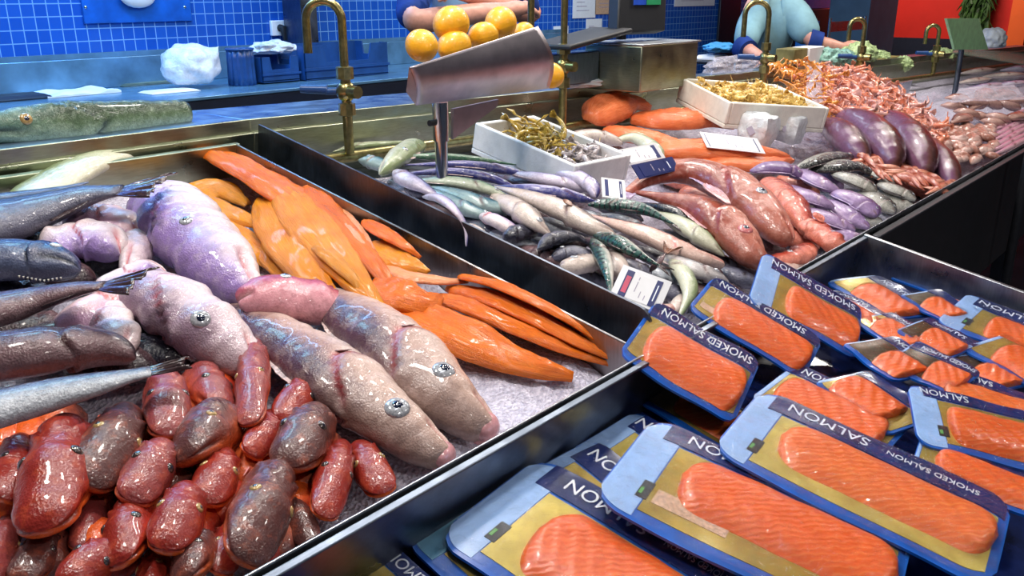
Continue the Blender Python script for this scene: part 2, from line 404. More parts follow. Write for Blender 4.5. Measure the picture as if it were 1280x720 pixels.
# ---------------------------------------------------------------- lettering
_txt = {}
def text_mesh(s):
    if s not in _txt:
        cu = bpy.data.curves.new('lettering', 'FONT'); cu.body = s; cu.size = 1; cu.resolution_u = 3; cu.extrude = .0
        o = bpy.data.objects.new('lettering', cu); COL.objects.link(o)
        dg = bpy.context.evaluated_depsgraph_get(); me = bpy.data.meshes.new_from_object(o.evaluated_get(dg))
        vs = [v.co.copy() for v in me.vertices]; fs = [tuple(p.vertices) for p in me.polygons]
        bpy.data.objects.remove(o); bpy.data.curves.remove(cu); bpy.data.meshes.remove(me)
        x0 = min(v.x for v in vs); x1 = max(v.x for v in vs); y1 = max(v.y for v in vs)
        _txt[s] = ([V((v.x-x0, v.y, 0)) for v in vs], fs, x1-x0, y1)
    return _txt[s]

# ---------------------------------------------------------------- vacuum packs of salmon
PACKN = [0]
def pack(label, A, B, D, h=(0, 0, 0), look='front', name='salmon_pack', fil=(.26, .96, -.34, .2), text=('SALMON',), text_at=.15, band_h=.25, gold=None, bend=.0, cat='salmon pack', group='packs of smoked salmon in the front tray', lab=.13, ts=.115, sticker=True, endmat='pack_light', fmat_='salmon_flesh', strip=False, gmat='pack_gold'):
    """A: low left corner, B: low right corner, D: upper left corner in the picture, each with its height h above the counter plane"""
    a, b, d = HT(*A, h[0]), HT(*B, h[1]), HT(*D, h[2])
    X = (b-a); L = X.length; X.normalize(); Y = d-a; Y = Y-X*Y.dot(X); W = Y.length; Y.normalize(); Z = X.cross(Y)
    PACKN[0] += 1; sd = V((PACKN[0]*2.3, PACKN[0]*1.1, .5)); rnd = random.Random(PACKN[0]); r = min(W*.22, L*.12)
    def hw(u, inset=0):
        x = u*L; rr = r; q = 1.0; w = W/2
        if x < rr: w = W/2-rr+math.sqrt(max(0, rr*rr-(rr-x)**2))
        if L-x < rr: w = W/2-rr+math.sqrt(max(0, rr*rr-(rr-(L-x))**2))
        return max(w, W*.1)
    def Mp(u, v, z):
        """u along 0..1, v across -.5..+.5 (real), z up"""
        wav = .004*noise.noise(V((u*2.2, v*1.5, 0))+sd)+bend*((u-.5)**2*2-.25)*L
        e = abs(v)*2
        return a+X*(u*L)+Y*((v+.5)*W)+Z*(z+wav+.006*max(0, e-.7)*math.sin(u*9+PACKN[0]))
    def vv(u, t): return t*hw(u)/(W/2)        # follow rounded corners
    root = empty(name, a+X*L/2+Y*W/2-Z*.003, label, cat, group)
    def slab(nm, u0, u1, t0, t1, z0, z1, mat, nu=24, nv=8, parent=root, zf=None):
        def top(i, j):
            u = lerp(u0, u1, i); v = vv(u, lerp(t0, t1, j)); return Mp(u, v, z1+(zf(u, v) if zf else 0))
        def bot(i, j):
            u = lerp(u0, u1, i); return Mp(u, vv(u, lerp(t0, t1, j)), z0)
        return MB().slab(top, bot, nu, nv).build(nm, mat, parent)
    slab('backing_card', 0, 1, -.5, .5, -.003, .001, MT['pack_blue'], 30, 10)
    slab('end_label', .006, lab, -.47, .47, .001, .0016, MT[endmat], 10, 10)
    g = gold or (lab+.005, .965, -.40, .5-band_h-.02)
    slab('gold_panel', *g, .001, .0018, MT[gmat], 26, 10)
    bd = slab('brand_band', lab*.55, .985, .5-band_h, .492, .0018, .0026, MT['pack_navy'], 30, 6)
    # salmon side under the film
    f0, f1, v0, v1 = fil; vc, vh = (v0+v1)/2, (v1-v0)/2; thk = min(.014, W*.09)
    def outline(s):
        return max(.02, (1-(1-min(1, s/.15))**2.2)**.5 if s < .15 else ((1-((s-.86)/.14)**2.6)**.5 if s > .86 else 1)) if 0 < s < 1 else .02
    def dome(s, q): return thk*(max(0, 1-abs(q)**3.2))*min(1, .25+outline(s))
    def ftop(i, j):
        q = j*2-1; u = lerp(f0, f1, i); o_ = outline(i); v = vc+vh*q*o_*(1+.05*noise.noise(V((i*6, q, 1))+sd))
        return Mp(u, v, .002+dome(i, q)+.0008*math.sin((i*L*1.1+q*.06)*160)*(1-q*q))
    def fbot(i, j):
        q = j*2-1; u = lerp(f0, f1, i); return Mp(u, vc+vh*q*outline(i)*(1+.05*noise.noise(V((i*6, q, 1))+sd)), .0017)
    MB().slab(ftop, fbot, 46, 18).build('salmon_slab', MT[fmat_], root)
    # lettering, upside down as seen from the customer side
    if text:
        xb = text_at*L
        for k, wd in enumerate(text):
            tv, tf, tw, thh = text_mesh(wd); sc = min(W*ts, .019 if k == 0 else .011)*1.3/.72*(1 if k == 0 else .8); sx = sc*(.92 if k == 0 else 1.0)
            if xb+tw*sx > L*.97: sx = (L*.95-xb)/tw*.98
            if sx < sc*.3: break
            ve = [Mp((xb+(tw-v.x)*sx)/L, .5-band_h*.5+.36*sc/W-v.y*sc/W, .0034) for v in tv]
            lt = mk('lettering', ve, [tuple(f) for f in tf], MT['letter_white'], bd, smooth=False)
            m = lt.modifiers.new('thick', 'SOLIDIFY'); m.thickness = .0004
            xb += tw*sx+W*.12
        for k in range(5):                       # fine print under the big word
            pass
    if sticker:
        st = slab('sticker', lab*.80, lab*.80+.055*.28/L, -.30, -.14, .0018, .0024, MT['sticker_black'], 2, 2)
        slab('sticker_mark', lab*.80+.006/L*.28, lab*.80+.022*.28/L, -.27, -.21, .0024, .0028, MT['sticker_green'], 2, 2, st)
    if strip:
        slab('ingredient_label', lab+.03, lab+.30, -.30, -.17, .0018, .0024, MT['label_tan'], 8, 3)
    # clear film, tented over the fish and crumpled
    def film(i, j):
        u = lerp(.004, .992, i); t = lerp(-.485, .485, j); v = vv(u, t); s = (u-f0)/(f1-f0); q = (v-vc)/(vh*max(.05, outline(s) if 0 < s < 1 else .02))
        z = dome(min(.999, max(.001, s)), q) if 0 < s < 1 and abs(q) < 1 else 0
        c = V((u*L, v*W, 0))
        cr = abs(noise.noise(c*38+sd))*.0022+abs(noise.noise(c*95+sd))*.0010
        return Mp(u, v, .0042+z+cr)
    MB().sheet(film, 60, 26).build('clear_film', MT['film'], root)
    return root

# ---------------------------------------------------------------- steel helpers
def steel_box_walls(name): pass
# ---------------------------------------------------------------- materials
MT = {}
def add(name, m): m.name = name; MT[name] = m
def steel(name, c, rough=.3, aniso=(1, 1, 1), bs=.15):
    m, nt, b = newmat(name); L = nt.links.new
    mp = N(nt, 'ShaderNodeMapping'); mp.inputs['Scale'].default_value = aniso
    L(N(nt, 'ShaderNodeTexCoord').outputs['Object'], mp.inputs[0])
    f = noise_tex(nt, 30, 5, .6, mp.outputs[0])
    L(ramp(nt, f, [(.3, [x*.75 for x in c]), (.7, c)]), b.inputs['Base Color'])
    L(ramp(nt, noise_tex(nt, 14, 4), [(.3, (rough*.7,)*3), (.7, (rough*1.4,)*3)]), b.inputs['Roughness'])
    b.inputs['Metallic'].default_value = 1
    bump(nt, b, f, bs, .001); return m
add('steel', steel('steel', (.50, .53, .56), .34, (1, 8, 1)))
add('steel_dark', steel('steel_dark', (.16, .19, .24), .36, (1, 6, 1)))
add('steel_mid', steel('steel_mid', (.34, .33, .34), .32, (1, 8, 1)))
add('steel_blue_lit', steel('steel_blue_lit', (.25, .36, .5), .35, (6, 1, 1)))  # blue light on the ledge and box side put into the steel colour
add('steel_green', steel('steel_green', (.42, .45, .33), .36, (1, 1, 8)))
add('brass', plain('brass', (.34, .29, .12), .28, .9, .5, .25, 60, .2, 90))
add('chrome', plain('chrome', (.55, .60, .62), .18, 1, .5, .08))
add('black_plastic', plain('black_plastic', (.008, .009, .012), .55))
add('dark_metal', plain('dark_metal', (.03, .032, .04), .4, .6))
# ice
m, nt, b = newmat('ice'); L = nt.links.new
n = noise_tex(nt, 120, 5, .7)
L(ramp(nt, n, [(.3, (.42, .40, .54)), (.6, (.80, .76, .90))]), b.inputs['Base Color'])
b.inputs['Roughness'].default_value = .12; b.inputs['Specular IOR Level'].default_value = .7; b.inputs['Transmission Weight'].default_value = .12
vo = N(nt, 'ShaderNodeTexVoronoi'); vo.inputs['Scale'].default_value = 170; L(N(nt, 'ShaderNodeTexCoord').outputs['Object'], vo.inputs['Vector'])
bump(nt, b, math_(nt, 'ADD', vo.outputs['Distance'], n), .8, .006); add('ice', m)
# fish skins: back, flank, belly
add('cod_white', fishmat('cod_white', (.26, .17, .24), (.60, .47, .54), (.74, .60, .60), .45, 22, mark=(.40, .03, .03), head=(.66, .52, .54), bs=.35))
add('cod_lilac', fishmat('cod_lilac', (.30, .20, .48), (.58, .47, .58), (.74, .62, .63), .45, 20, mark=(.40, .03, .05), bs=.35))
add('haddock', fishmat('haddock', (.075, .035, .06), (.36, .22, .19), (.66, .50, .45), .45, 26, mark=(.34, .02, .03), head=(.56, .40, .32), headw=.3, bs=.3))
add('pink_head', fishmat('pink_head', (.20, .03, .09), (.46, .10, .16), (.66, .30, .34), .5, 24, bs=.25))
add('pale_belly', fishmat('pale_belly', (.46, .27, .42), (.66, .44, .48), (.74, .52, .52), .3, 24, mark=(.5, .06, .05)))
add('dark_fish', fishmat('dark_fish', (.010, .010, .022), (.030, .030, .052), (.12, .12, .17), .5, 40, mark=(.02, .01, .01), rough=.24, bs=.4))
add('dark_brown', fishmat('dark_brown', (.020, .010, .015), (.062, .032, .040), (.17, .10, .11), .5, 40, mark=(.04, .01, .01), bs=.4))
add('dark_blue', fishmat('dark_blue', (.006, .010, .06), (.016, .025, .085), (.10, .12, .2), .45, 40, mark=(.01, .01, .01), bs=.4))
add('silver_blue', fishmat('silver_blue', (.030, .032, .05), (.15, .18, .23), (.42, .45, .50), .5, 45, bs=.4))
add('green_pale', fishmat('green_pale', (.20, .25, .12), (.38, .42, .28), (.56, .55, .42), .3, 30))
add('gurnard', fishmat('gurnard', (.24, .022, .016), (.46, .036, .018), (.80, .13, .02), .35, 30, mark=(.10, .008, .006), bs=.28))
add('gurnard_pink', fishmat('gurnard_pink', (.24, .045, .045), (.48, .085, .065), (.80, .15, .04), .4, 30, mark=(.12, .01, .01), bs=.28))
add('gurnard_brown', fishmat('gurnard_brown', (.095, .038, .036), (.24, .062, .045), (.66, .12, .03), .4, 34, mark=(.08, .008, .008), bs=.3))
add('hake', fishmat('hake', (.020, .045, .02), (.11, .17, .09), (.36, .46, .34), .6, 40, mark=(.01, .02, .02), head=(.13, .25, .21), headw=.3, bs=.5))
add('snapper', fishmat('snapper', (.22, .04, .025), (.40, .105, .062), (.62, .29, .22), .45, 26, mark=(.28, .02, .02), head=(.48, .17, .12), headw=.3))
add('red_fish', fishmat('red_fish', (.28, .03, .02), (.50, .07, .04), (.70, .22, .15), .5, 40, bs=.4))
add('mackerel', fishmat('mackerel', (.008, .06, .05), (.08, .15, .13), (.58, .55, .50), .15, 40, stripes=15))
add('mackerel_dark', fishmat('mackerel_dark', (.008, .010, .02), (.04, .042, .06), (.50, .46, .45), .2, 40, stripes=17))
add('whiting', fishmat('whiting', (.16, .125, .12), (.44, .35, .31), (.66, .56, .50), .42, 30))
add('whiting_pink', fishmat('whiting_pink', (.30, .13, .11), (.54, .29, .24), (.68, .48, .41), .42, 30, mark=(.5, .08, .08)))
add('lilac_fish', fishmat('lilac_fish', (.035, .04, .20), (.32, .28, .46), (.62, .55, .66), .4, 30))
add('teal_fish', fishmat('teal_fish', (.005, .03, .055), (.025, .11, .16), (.28, .38, .38), .3, 40))
add('green_fish', fishmat('green_fish', (.03, .10, .05), (.22, .31, .20), (.52, .57, .45), .3, 40))
add('sole_purple', fishmat('sole_purple', (.13, .07, .18), (.22, .13, .28), (.34, .23, .40), .5, 35))
add('sole_black', fishmat('sole_black', (.015, .018, .02), (.05, .052, .05), (.40, .38, .33), .55, 55, bs=.4))
add('bonito', fishmat('bonito', (.055, .022, .018), (.12, .048, .042), (.17, .075, .14), .4, 14, rough=.12))  # purple belly tone carries the violet reflections in the colour
add('mullet', fishmat('mullet', (.32, .06, .03), (.52, .13, .06), (.68, .30, .20), .5, 60))
add('cuttle', fishmat('cuttle', (.11, .035, .03), (.22, .085, .06), (.50, .30, .25), .5, 50))
add('squid_pink', fishmat('squid_pink', (.42, .16, .26), (.58, .28, .38), (.72, .45, .5), .4, 50))
add('baby_squid', fishmat('baby_squid', (.32, .13, .09), (.52, .26, .20), (.70, .48, .42), .5, 50))
for nm, c in dict(fin_pale=(.62, .47, .45), fin_red=(.5, .10, .06), fin_dark=(.05, .028, .03), fin_pink=(.72, .40, .40), fin_brown=(.22, .09, .05), fin_blue=(.12, .14, .35), fin_lilac=(.52, .40, .58)).items():
    m, nt, b = newmat(nm)
    w = N(nt, 'ShaderNodeTexNoise'); w.inputs['Scale'].default_value = 90; w.inputs['Detail'].default_value = 4; w.inputs['Distortion'].default_value = 1.5
    nt.links.new(N(nt, 'ShaderNodeTexCoord').outputs['Object'], w.inputs['Vector'])
    nt.links.new(ramp(nt, w.outputs['Fac'], [(.35, [x*.55 for x in c]), (.65, [min(1, x*1.25) for x in c])]), b.inputs['Base Color'])
    b.inputs['Roughness'].default_value = .25; b.inputs['Coat Weight'].default_value = .3
    bump(nt, b, w.outputs['Fac'], .3, .002); add(nm, m)
add('eye_silver', plain('eye_silver', (.50, .52, .56), .12, .3, .7, .3, 300, coat=.8))
add('eye_gold', plain('eye_gold', (.42, .27, .10), .12, .2, .7, .3, 300, coat=.8))
add('eye_red', plain('eye_red', (.58, .17, .17), .12, 0, .7, .3, 300, coat=.8))
add('eye_dark', plain('eye_dark', (.05, .035, .03), .1, 0, .7, .3, 300, coat=.8))
add('eye_pupil', plain('eye_pupil', (.008, .012, .03), .06, 0, .8, .1, coat=1))
add('teeth', plain('teeth', (.75, .72, .62), .3))
add('lip_pink', plain('lip_pink', (.66, .32, .34), .2, 0, .6, .25, 60, .3, 120, coat=.4))
def fleshmat(name, c, c2, c3, along=(60, 8), bs=.6, rough=.22):
    m, nt, b = newmat(name); L = nt.links.new; tc = N(nt, 'ShaderNodeTexCoord')
    mp = N(nt, 'ShaderNodeMapping'); mp.inputs['Scale'].default_value = (along[1], along[0], 1); L(tc.outputs['UV'], mp.inputs[0])
    f = noise_tex(nt, 1, 5, .65, mp.outputs[0], .6); g = noise_tex(nt, 22, 3)
    col = ramp(nt, f, [(.28, c2), (.5, c), (.75, c3)])
    col = mix(nt, math_(nt, 'MULTIPLY', ramp(nt, g, [(.45, (0, 0, 0)), (.75, (1, 1, 1))]), .55), col, c2)
    L(col, b.inputs['Base Color']); b.inputs['Roughness'].default_value = rough; b.inputs['Specular IOR Level'].default_value = .4
    b.inputs['Coat Weight'].default_value = .12; b.inputs['Coat Roughness'].default_value = .1
    bump(nt, b, math_(nt, 'ADD', f, math_(nt, 'MULTIPLY', noise_tex(nt, 110, 5, .75), 1.3)), bs, .007); return m
add('smoked_amber', fleshmat('smoked_amber', (.80, .27, .004), (.60, .145, .002), (.88, .40, .02)))
add('smoked_yellow', fleshmat('smoked_yellow', (.72, .27, .008), (.50, .15, .005), (.82, .38, .03)))
add('smoked_orange', fleshmat('smoked_orange', (.80, .165, .003), (.58, .085, .002), (.88, .28, .02)))
add('smoked_pale', fleshmat('smoked_pale', (.90, .36, .17), (.75, .22, .06), (.95, .55, .36)))
add('salmon_back', fleshmat('salmon_back', (.80, .19, .06), (.60, .10, .03), (.86, .32, .15), (40, 7), .3))
def salmonmat(name, c, c2, c3):
    m, nt, b = newmat(name); L = nt.links.new; tc = N(nt, 'ShaderNodeTexCoord')
    w = N(nt, 'ShaderNodeTexWave', wave_type='BANDS', bands_direction='DIAGONAL'); w.inputs['Scale'].default_value = 42; w.inputs['Distortion'].default_value = 6
    w.inputs['Detail'].default_value = 3; w.inputs['Detail Scale'].default_value = 1.2; L(tc.outputs['Object'], w.inputs['Vector'])
    col = ramp(nt, w.outputs['Fac'], [(.1, c), (.75, c), (.98, c3)])
    col = mix(nt, math_(nt, 'MULTIPLY', ramp(nt, noise_tex(nt, 25, 3), [(.4, (0, 0, 0)), (.75, (1, 1, 1))]), .5), col, c2)
    L(col, b.inputs['Base Color']); b.inputs['Roughness'].default_value = .35; b.inputs['Coat Weight'].default_value = .2
    bump(nt, b, w.outputs['Fac'], .15, .002); return m
add('salmon_flesh', salmonmat('salmon_flesh', (.82, .125, .006), (.68, .082, .003), (.86, .20, .03)))
add('salmon_flesh_pale', salmonmat('salmon_flesh_pale', (.82, .165, .02), (.70, .10, .01), (.87, .25, .05)))
# packs
add('pack_blue', plain('pack_blue', (.006, .10, .46), .28, 0, .5, .2, 12, coat=.3))
add('pack_navy', plain('pack_navy', (.008, .022, .13), .25, 0, .5, .3, 20, coat=.3))
add('pack_light', plain('pack_light', (.32, .50, .80), .28, 0, .5, .12, 12, coat=.3))
add('pack_teal', plain('pack_teal', (.10, .30, .44), .28, 0, .5, .2, 12, coat=.3))
add('pack_gold', plain('pack_gold', (.60, .43, .09), .22, .55, .5, .22, 14, coat=.3))
add('pack_gold_shaded', plain('pack_gold_shaded', (.10, .055, .012), .25, .2, .5, .25, 14, coat=.3))  # gold panel again, with shadow and dark reflections put into the colour
add('pack_yellow', plain('pack_yellow', (.66, .52, .13), .25, .25, .5, .25, 14, coat=.3))
add('letter_white', plain('letter_white', (.78, .82, .90), .4, var=.04))
add('sticker_black', plain('sticker_black', (.015, .016, .018), .4))
add('sticker_green', plain('sticker_green', (.12, .38, .08), .4))
add('label_tan', plain('label_tan', (.62, .40, .26), .35, var=.25, scale=220))
def filmmat(name, tint, strength, bs):
    m, nt, b = newmat(name); L = nt.links.new; out = nt.nodes['Material Output']
    tr = N(nt, 'ShaderNodeBsdfTransparent'); tr.inputs[0].default_value = rgba(tint)
    gl = N(nt, 'ShaderNodeBsdfGlossy'); gl.inputs['Roughness'].default_value = .07
    fr = N(nt, 'ShaderNodeFresnel'); fr.inputs['IOR'].default_value = 1.5
    bp = N(nt, 'ShaderNodeBump'); bp.inputs['Strength'].default_value = bs; bp.inputs['Distance'].default_value = .007
    L(math_(nt, 'ADD', noise_tex(nt, 48, 5, .65, dist=1.5), math_(nt, 'MULTIPLY', noise_tex(nt, 16, 2), 1.2)), bp.inputs['Height'])
    for q in (gl, fr): L(bp.outputs[0], q.inputs['Normal'])
    mx = N(nt, 'ShaderNodeMixShader'); L(math_(nt, 'ADD', math_(nt, 'MULTIPLY', fr.outputs[0], strength), .012), mx.inputs[0]); L(tr.outputs[0], mx.inputs[1]); L(gl.outputs[0], mx.inputs[2])
    L(mx.outputs[0], out.inputs['Surface']); return m
add('film', filmmat('film', (.97, .98, 1), .5, .9))
def bagmat(name, c, alpha):
    m, nt, b = newmat(name); b.inputs['Base Color'].default_value = rgba(c); b.inputs['Roughness'].default_value = .2
    nt.links.new(ramp(nt, noise_tex(nt, 26, 4, .6, dist=1), [(.3, (alpha*.6,)*3), (.7, (min(1, alpha*1.3),)*3)]), b.inputs['Alpha'])
    bump(nt, b, noise_tex(nt, 40, 5, .6, dist=2), .6, .008); return m
add('bag_white', bagmat('bag_white', (.84, .88, .92), 1.0))
add('bag_clear', bagmat('bag_clear', (.80, .76, .86), .30))
add('poly', plain('poly', (.78, .79, .80), .6, 0, .3, .06, 40, .35, 260))
add('poly_cream', plain('poly_cream', (.82, .80, .72), .6, 0, .3, .06, 40, .35, 260))
add('paper', plain('paper', (.80, .80, .82), .6, 0, .3, .03))
add('card_plastic', plain('card_plastic', (.72, .72, .74), .2, 0, .5, .04, coat=.5))
add('card_navy', plain('card_navy', (.012, .02, .12), .35))
add('card_red', plain('card_red', (.55, .06, .13), .4))
add('print_grey', plain('print_grey', (.40, .36, .46), .5))
add('lemon', plain('lemon', (.90, .42, .012), .4, 0, .5, .1, 30, .35, 260, coat=.2))
add('lemon_stem', plain('lemon_stem', (.40, .30, .06), .6))
m, nt, b = newmat('scale_steel')
nt.links.new(ramp(nt, noise_tex(nt, 20, 4), [(.3, (.40, .36, .38)), (.7, (.56, .50, .52))]), b.inputs['Base Color'])
b.inputs['Metallic'].default_value = 1; b.inputs['Roughness'].default_value = .36; add('scale_steel', m)
add('prawn', plain('prawn', (.76, .26, .15), .2, 0, .6, .3, 90, .3, 200, coat=.3))
add('prawn_pink', plain('prawn_pink', (.78, .40, .34), .2, 0, .6, .3, 90, .3, 200, coat=.3))
add('prawn_orange', plain('prawn_orange', (.80, .22, .06), .2, 0, .6, .3, 90, .3, 200, coat=.3))
add('langoustine', plain('langoustine', (.50, .34, .06), .22, 0, .6, .4, 90, .3, 200, coat=.3))
add('langoustine_grey', plain('langoustine_grey', (.48, .42, .42), .22, 0, .6, .4, 90, .3, 200, coat=.3))
add('shrimp_yellow', plain('shrimp_yellow', (.82, .52, .14), .25, 0, .6, .3, 90, .3, 200, coat=.3))
add('crab_orange', plain('crab_orange', (.72, .26, .04), .25, 0, .6, .4, 90, .3, 200, coat=.3))
# room
m, nt, b = newmat('tiles'); L = nt.links.new
mp = N(nt, 'ShaderNodeMapping'); L(N(nt, 'ShaderNodeTexCoord').outputs['Object'], mp.inputs[0]); mp.inputs['Rotation'].default_value = (R(90), 0, 0)
br = N(nt, 'ShaderNodeTexBrick'); br.offset = 0; br.inputs['Scale'].default_value = 1; br.inputs['Brick Width'].default_value = .052; br.inputs['Row Height'].default_value = .052
br.inputs['Mortar Size'].default_value = .0022; br.inputs['Mortar Smooth'].default_value = .2; br.inputs['Bias'].default_value = 0
br.inputs['Color1'].default_value = (.008, .075, .40, 1); br.inputs['Color2'].default_value = (.012, .095, .46, 1); br.inputs['Mortar'].default_value = (.16, .36, .68, 1)
L(mp.outputs[0], br.inputs['Vector']); L(br.outputs['Color'], b.inputs['Base Color']); b.inputs['Roughness'].default_value = .25
bump(nt, b, br.outputs['Fac'], -.3, .002); add('tiles', m)
add('floor', plain('floor', (.022, .024, .028), .75, 0, .5, .4, 3))
add('red_wall', plain('red_wall', (.62, .022, .012), .55, 0, .3, .12, 2))
add('orange_wall', plain('orange_wall', (.85, .13, .02), .5, 0, .3, .1, 2))
add('column_blue', plain('column_blue', (.08, .15, .24), .5, 0, .3, .15, 4))
add('plant', plain('plant', (.035, .09, .015), .5, 0, .3, .5, 25, .5, 60))
add('wood', plain('wood', (.23, .20, .07), .5, 0, .3, .35, 14))
add('board_green', plain('board_green', (.30, .60, .30), .4))
add('lettuce', plain('lettuce', (.40, .52, .24), .45, 0, .4, .4, 60, .6, 80))
add('lettuce_blue', plain('lettuce_blue', (.20, .38, .32), .45, 0, .4, .4, 60, .6, 80))
add('crate_blue', plain('crate_blue', (.015, .07, .24), .35, 0, .5, .2, 10))
add('worktop', plain('worktop', (.14, .30, .46), .25, .45, .5, .2, 9))  # steel tinted with the blue light that falls on it
add('counter_dark', plain('counter_dark', (.012, .016, .03), .4))
add('screen_blue', plain('screen_blue', (.02, .08, .5), .3))
add('screen_green', plain('screen_green', (.03, .3, .12), .3))
add('cloth_blue', plain('cloth_blue', (.06, .32, .66), .6, 0, .3, .2, 14, .3, 60))
add('blue_box', plain('blue_box', (.02, .18, .62), .4))
add('purple_painted_glow', plain('purple_painted_glow', (.20, .12, .55), .35))  # violet light put into a plain colour; nothing is emitted
# people
add('skin', plain('skin', (.62, .30, .22), .45, 0, .45, .12, 40, .1, 200))
add('coat_blue', plain('coat_blue', (.23, .41, .47), .75, 0, .25, .16, 8, .5, 30))
add('coat_pale', plain('coat_pale', (.26, .42, .62), .75, 0, .25, .16, 8, .5, 30))
add('navy_cloth', plain('navy_cloth', (.01, .04, .22), .75, 0, .25, .2, 12, .4, 40))
add('hair', plain('hair', (.02, .013, .01), .5, 0, .4, .4, 120, .5, 200))
add('white_cloth', plain('white_cloth', (.74, .78, .80), .8, 0, .2, .08, 10, .3, 30))
# ---------------------------------------------------------------- the room
X0, Y0, Z0 = V((1, 0, 0)), V((0, 1, 0)), V((0, 0, 1))
WALL_Y = 3.95
tag(MB().abox(-3, 14, -4, 8, -.1, 0).build('floor', MT['floor'], smooth=False), kind='structure')
tag(MB().abox(-3, 8.3, WALL_Y, WALL_Y+.15, 0, 3.2).build('wall_back', MT['tiles'], smooth=False, base=(0, WALL_Y, 0)), kind='structure')
tag(MB().abox(11.0, 11.15, -4, 8, .95, 3.2).build('wall_right', MT['red_wall'], smooth=False), kind='structure')
tag(MB().abox(10.98, 11.15, -4, 8, 0, .95).build('dark_backing_right', MT['counter_dark'], smooth=False), kind='structure')  # dark lower wall added so the view under the counter stays dark
tag(MB().abox(8.3, 11.0, 5.2, 5.35, 0, 3.2).build('wall_rear', MT['red_wall'], smooth=False), kind='structure')
tag(MB().abox(-3.15, -3, -4, 8, 0, 3.2).build('wall_left', MT['column_blue'], smooth=False), kind='structure')
tag(MB().abox(-3, 5.2, WALL_Y-.025, WALL_Y-.002, 1.178, 1.20).build('trim_1', MT['worktop'], smooth=False), kind='structure')
# back worktop
wt = empty('worktop', (2, 3.6, 0), 'blue-lit steel worktop along the tiled wall with dark front edge', 'worktop')
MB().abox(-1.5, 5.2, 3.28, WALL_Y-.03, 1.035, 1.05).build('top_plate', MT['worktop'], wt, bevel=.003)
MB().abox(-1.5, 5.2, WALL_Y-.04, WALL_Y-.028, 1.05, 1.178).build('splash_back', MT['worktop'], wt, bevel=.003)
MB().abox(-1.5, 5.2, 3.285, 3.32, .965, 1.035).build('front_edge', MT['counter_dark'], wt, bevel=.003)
MB().abox(-1.5, 5.2, 3.45, WALL_Y-.05, .3, .33).build('lower_shelf', MT['steel_dark'], wt)
for x in (-1.4, .7, 2.9, 5.1):
    MB().abox(x-.02, x+.02, 3.34, 3.38, 0, .965).build('leg', MT['steel_dark'], wt)
# ---------------------------------------------------------------- the fish counter
ct = empty('fish_counter', (2.4, 1.2, 0), 'long steel fishmonger counter with sloping top and dark front panel', 'counter')
LA, LB = -.75, 7.6
MB().tbox(LA, LB, -.004, 0.0, -.12, 0).build('front_rim', MT['steel'], ct, bevel=.002)
MB().abox(2.16, LB, RIM_Y-.03, RIM_Y-.006, .50, .885).build('front_panel', MT['dark_metal'], ct, bevel=.003)
MB().tbox(LA, LB, 0.0, 1.165, -.125, -.118).build('bed_plate', MT['steel_dark'], ct, smooth=False)
def sk(a): return -.07*max(0, a-1.2)           # the back of the long display drifts towards the customer side
def hexa(mb, a0, a1, f):
    """solid between two cross-sections; f(a) gives 4 points"""
    p, q = f(a0), f(a1); return mb.add(p+q, [(3, 2, 1, 0), (4, 5, 6, 7), (0, 1, 5, 4), (1, 2, 6, 5), (2, 3, 7, 6), (3, 0, 4, 7)])
bw, lf, sl = MB(), MB(), MB()
def base(a): return tp(a, 1.165+sk(a), 0)
for a0, a1 in ((LA, 1.2), (1.2, LB)):
    hexa(bw, a0, a1, lambda a: [tp(a, 1.165+sk(a), -.12), tp(a, 1.178+sk(a), -.12), tp(a, 1.178+sk(a), .01), tp(a, 1.165+sk(a), .01)])
    hexa(lf, a0, a1, lambda a: [base(a)+V((0, .013, -.09)), base(a)+V((0, .023, -.09)), base(a)+V((0, .023, .041)), base(a)+V((0, .013, .041))])
def dep(a): return .29 if a < 2.95 else .12
for a0, a1, d in ((LA, 1.2, .29), (1.2, 3.0, .29), (3.0, LB, .13)):
    hexa(sl, a0, a1, lambda a: [base(a)+V((0, .019, .013)), base(a)+V((0, d, .013)), base(a)+V((0, d, .038)), base(a)+V((0, .019, .038))])
bw.build('back_wall', MT['steel_green'], ct, bevel=.002)
lf.build('ledge_front', MT['steel_green'], ct, bevel=.002)
sl.build('service_ledge', MT['steel_blue_lit'], ct, bevel=.003)
def ledge_y(a): return base(a).y+.075
def ledge_z(a): return base(a).z+.038
for x in (-.6, 1.2, 2.6, 4.2, 5.7, 7.4):
    for y in (.75, 1.75): MB().abox(x-.025, x+.025, y+sk(x)*(y > 1)-.025, y+sk(x)*(y > 1)+.025, 0, .72 if y < 1 else .92).build('leg', MT['dark_metal'], ct)
# tall divider plate between left and middle displays, rounded at its customer end
def plate(name, a, b0, b1, h0, h1, th, mat, parent, r=.03):
    pts = [(b1, h0), (b1, h1)]+[(b0+r-r*math.sin(R(t)), h1-r+r*math.cos(R(t))) for t in (0, 20, 40, 60, 80, 90)]+[(b0, h0)]
    n = len(pts); vs = [tp(a-th/2, p[0], p[1]) for p in pts]+[tp(a+th/2, p[0], p[1]) for p in pts]
    return mk(name, vs, [tuple(range(n)), tuple(range(2*n-1, n-1, -1))]+[(i, (i+1) % n, n+(i+1) % n, n+i) for i in range(n)], mat, parent, smooth=False)
dv = plate('divider_plate', 1.213, .04, 1.165, -.118, .03, .006, MT['steel_dark'], None)
tag(dv, 'tall dark steel divider plate between the orange fillets and the mixed whole fish', 'divider')
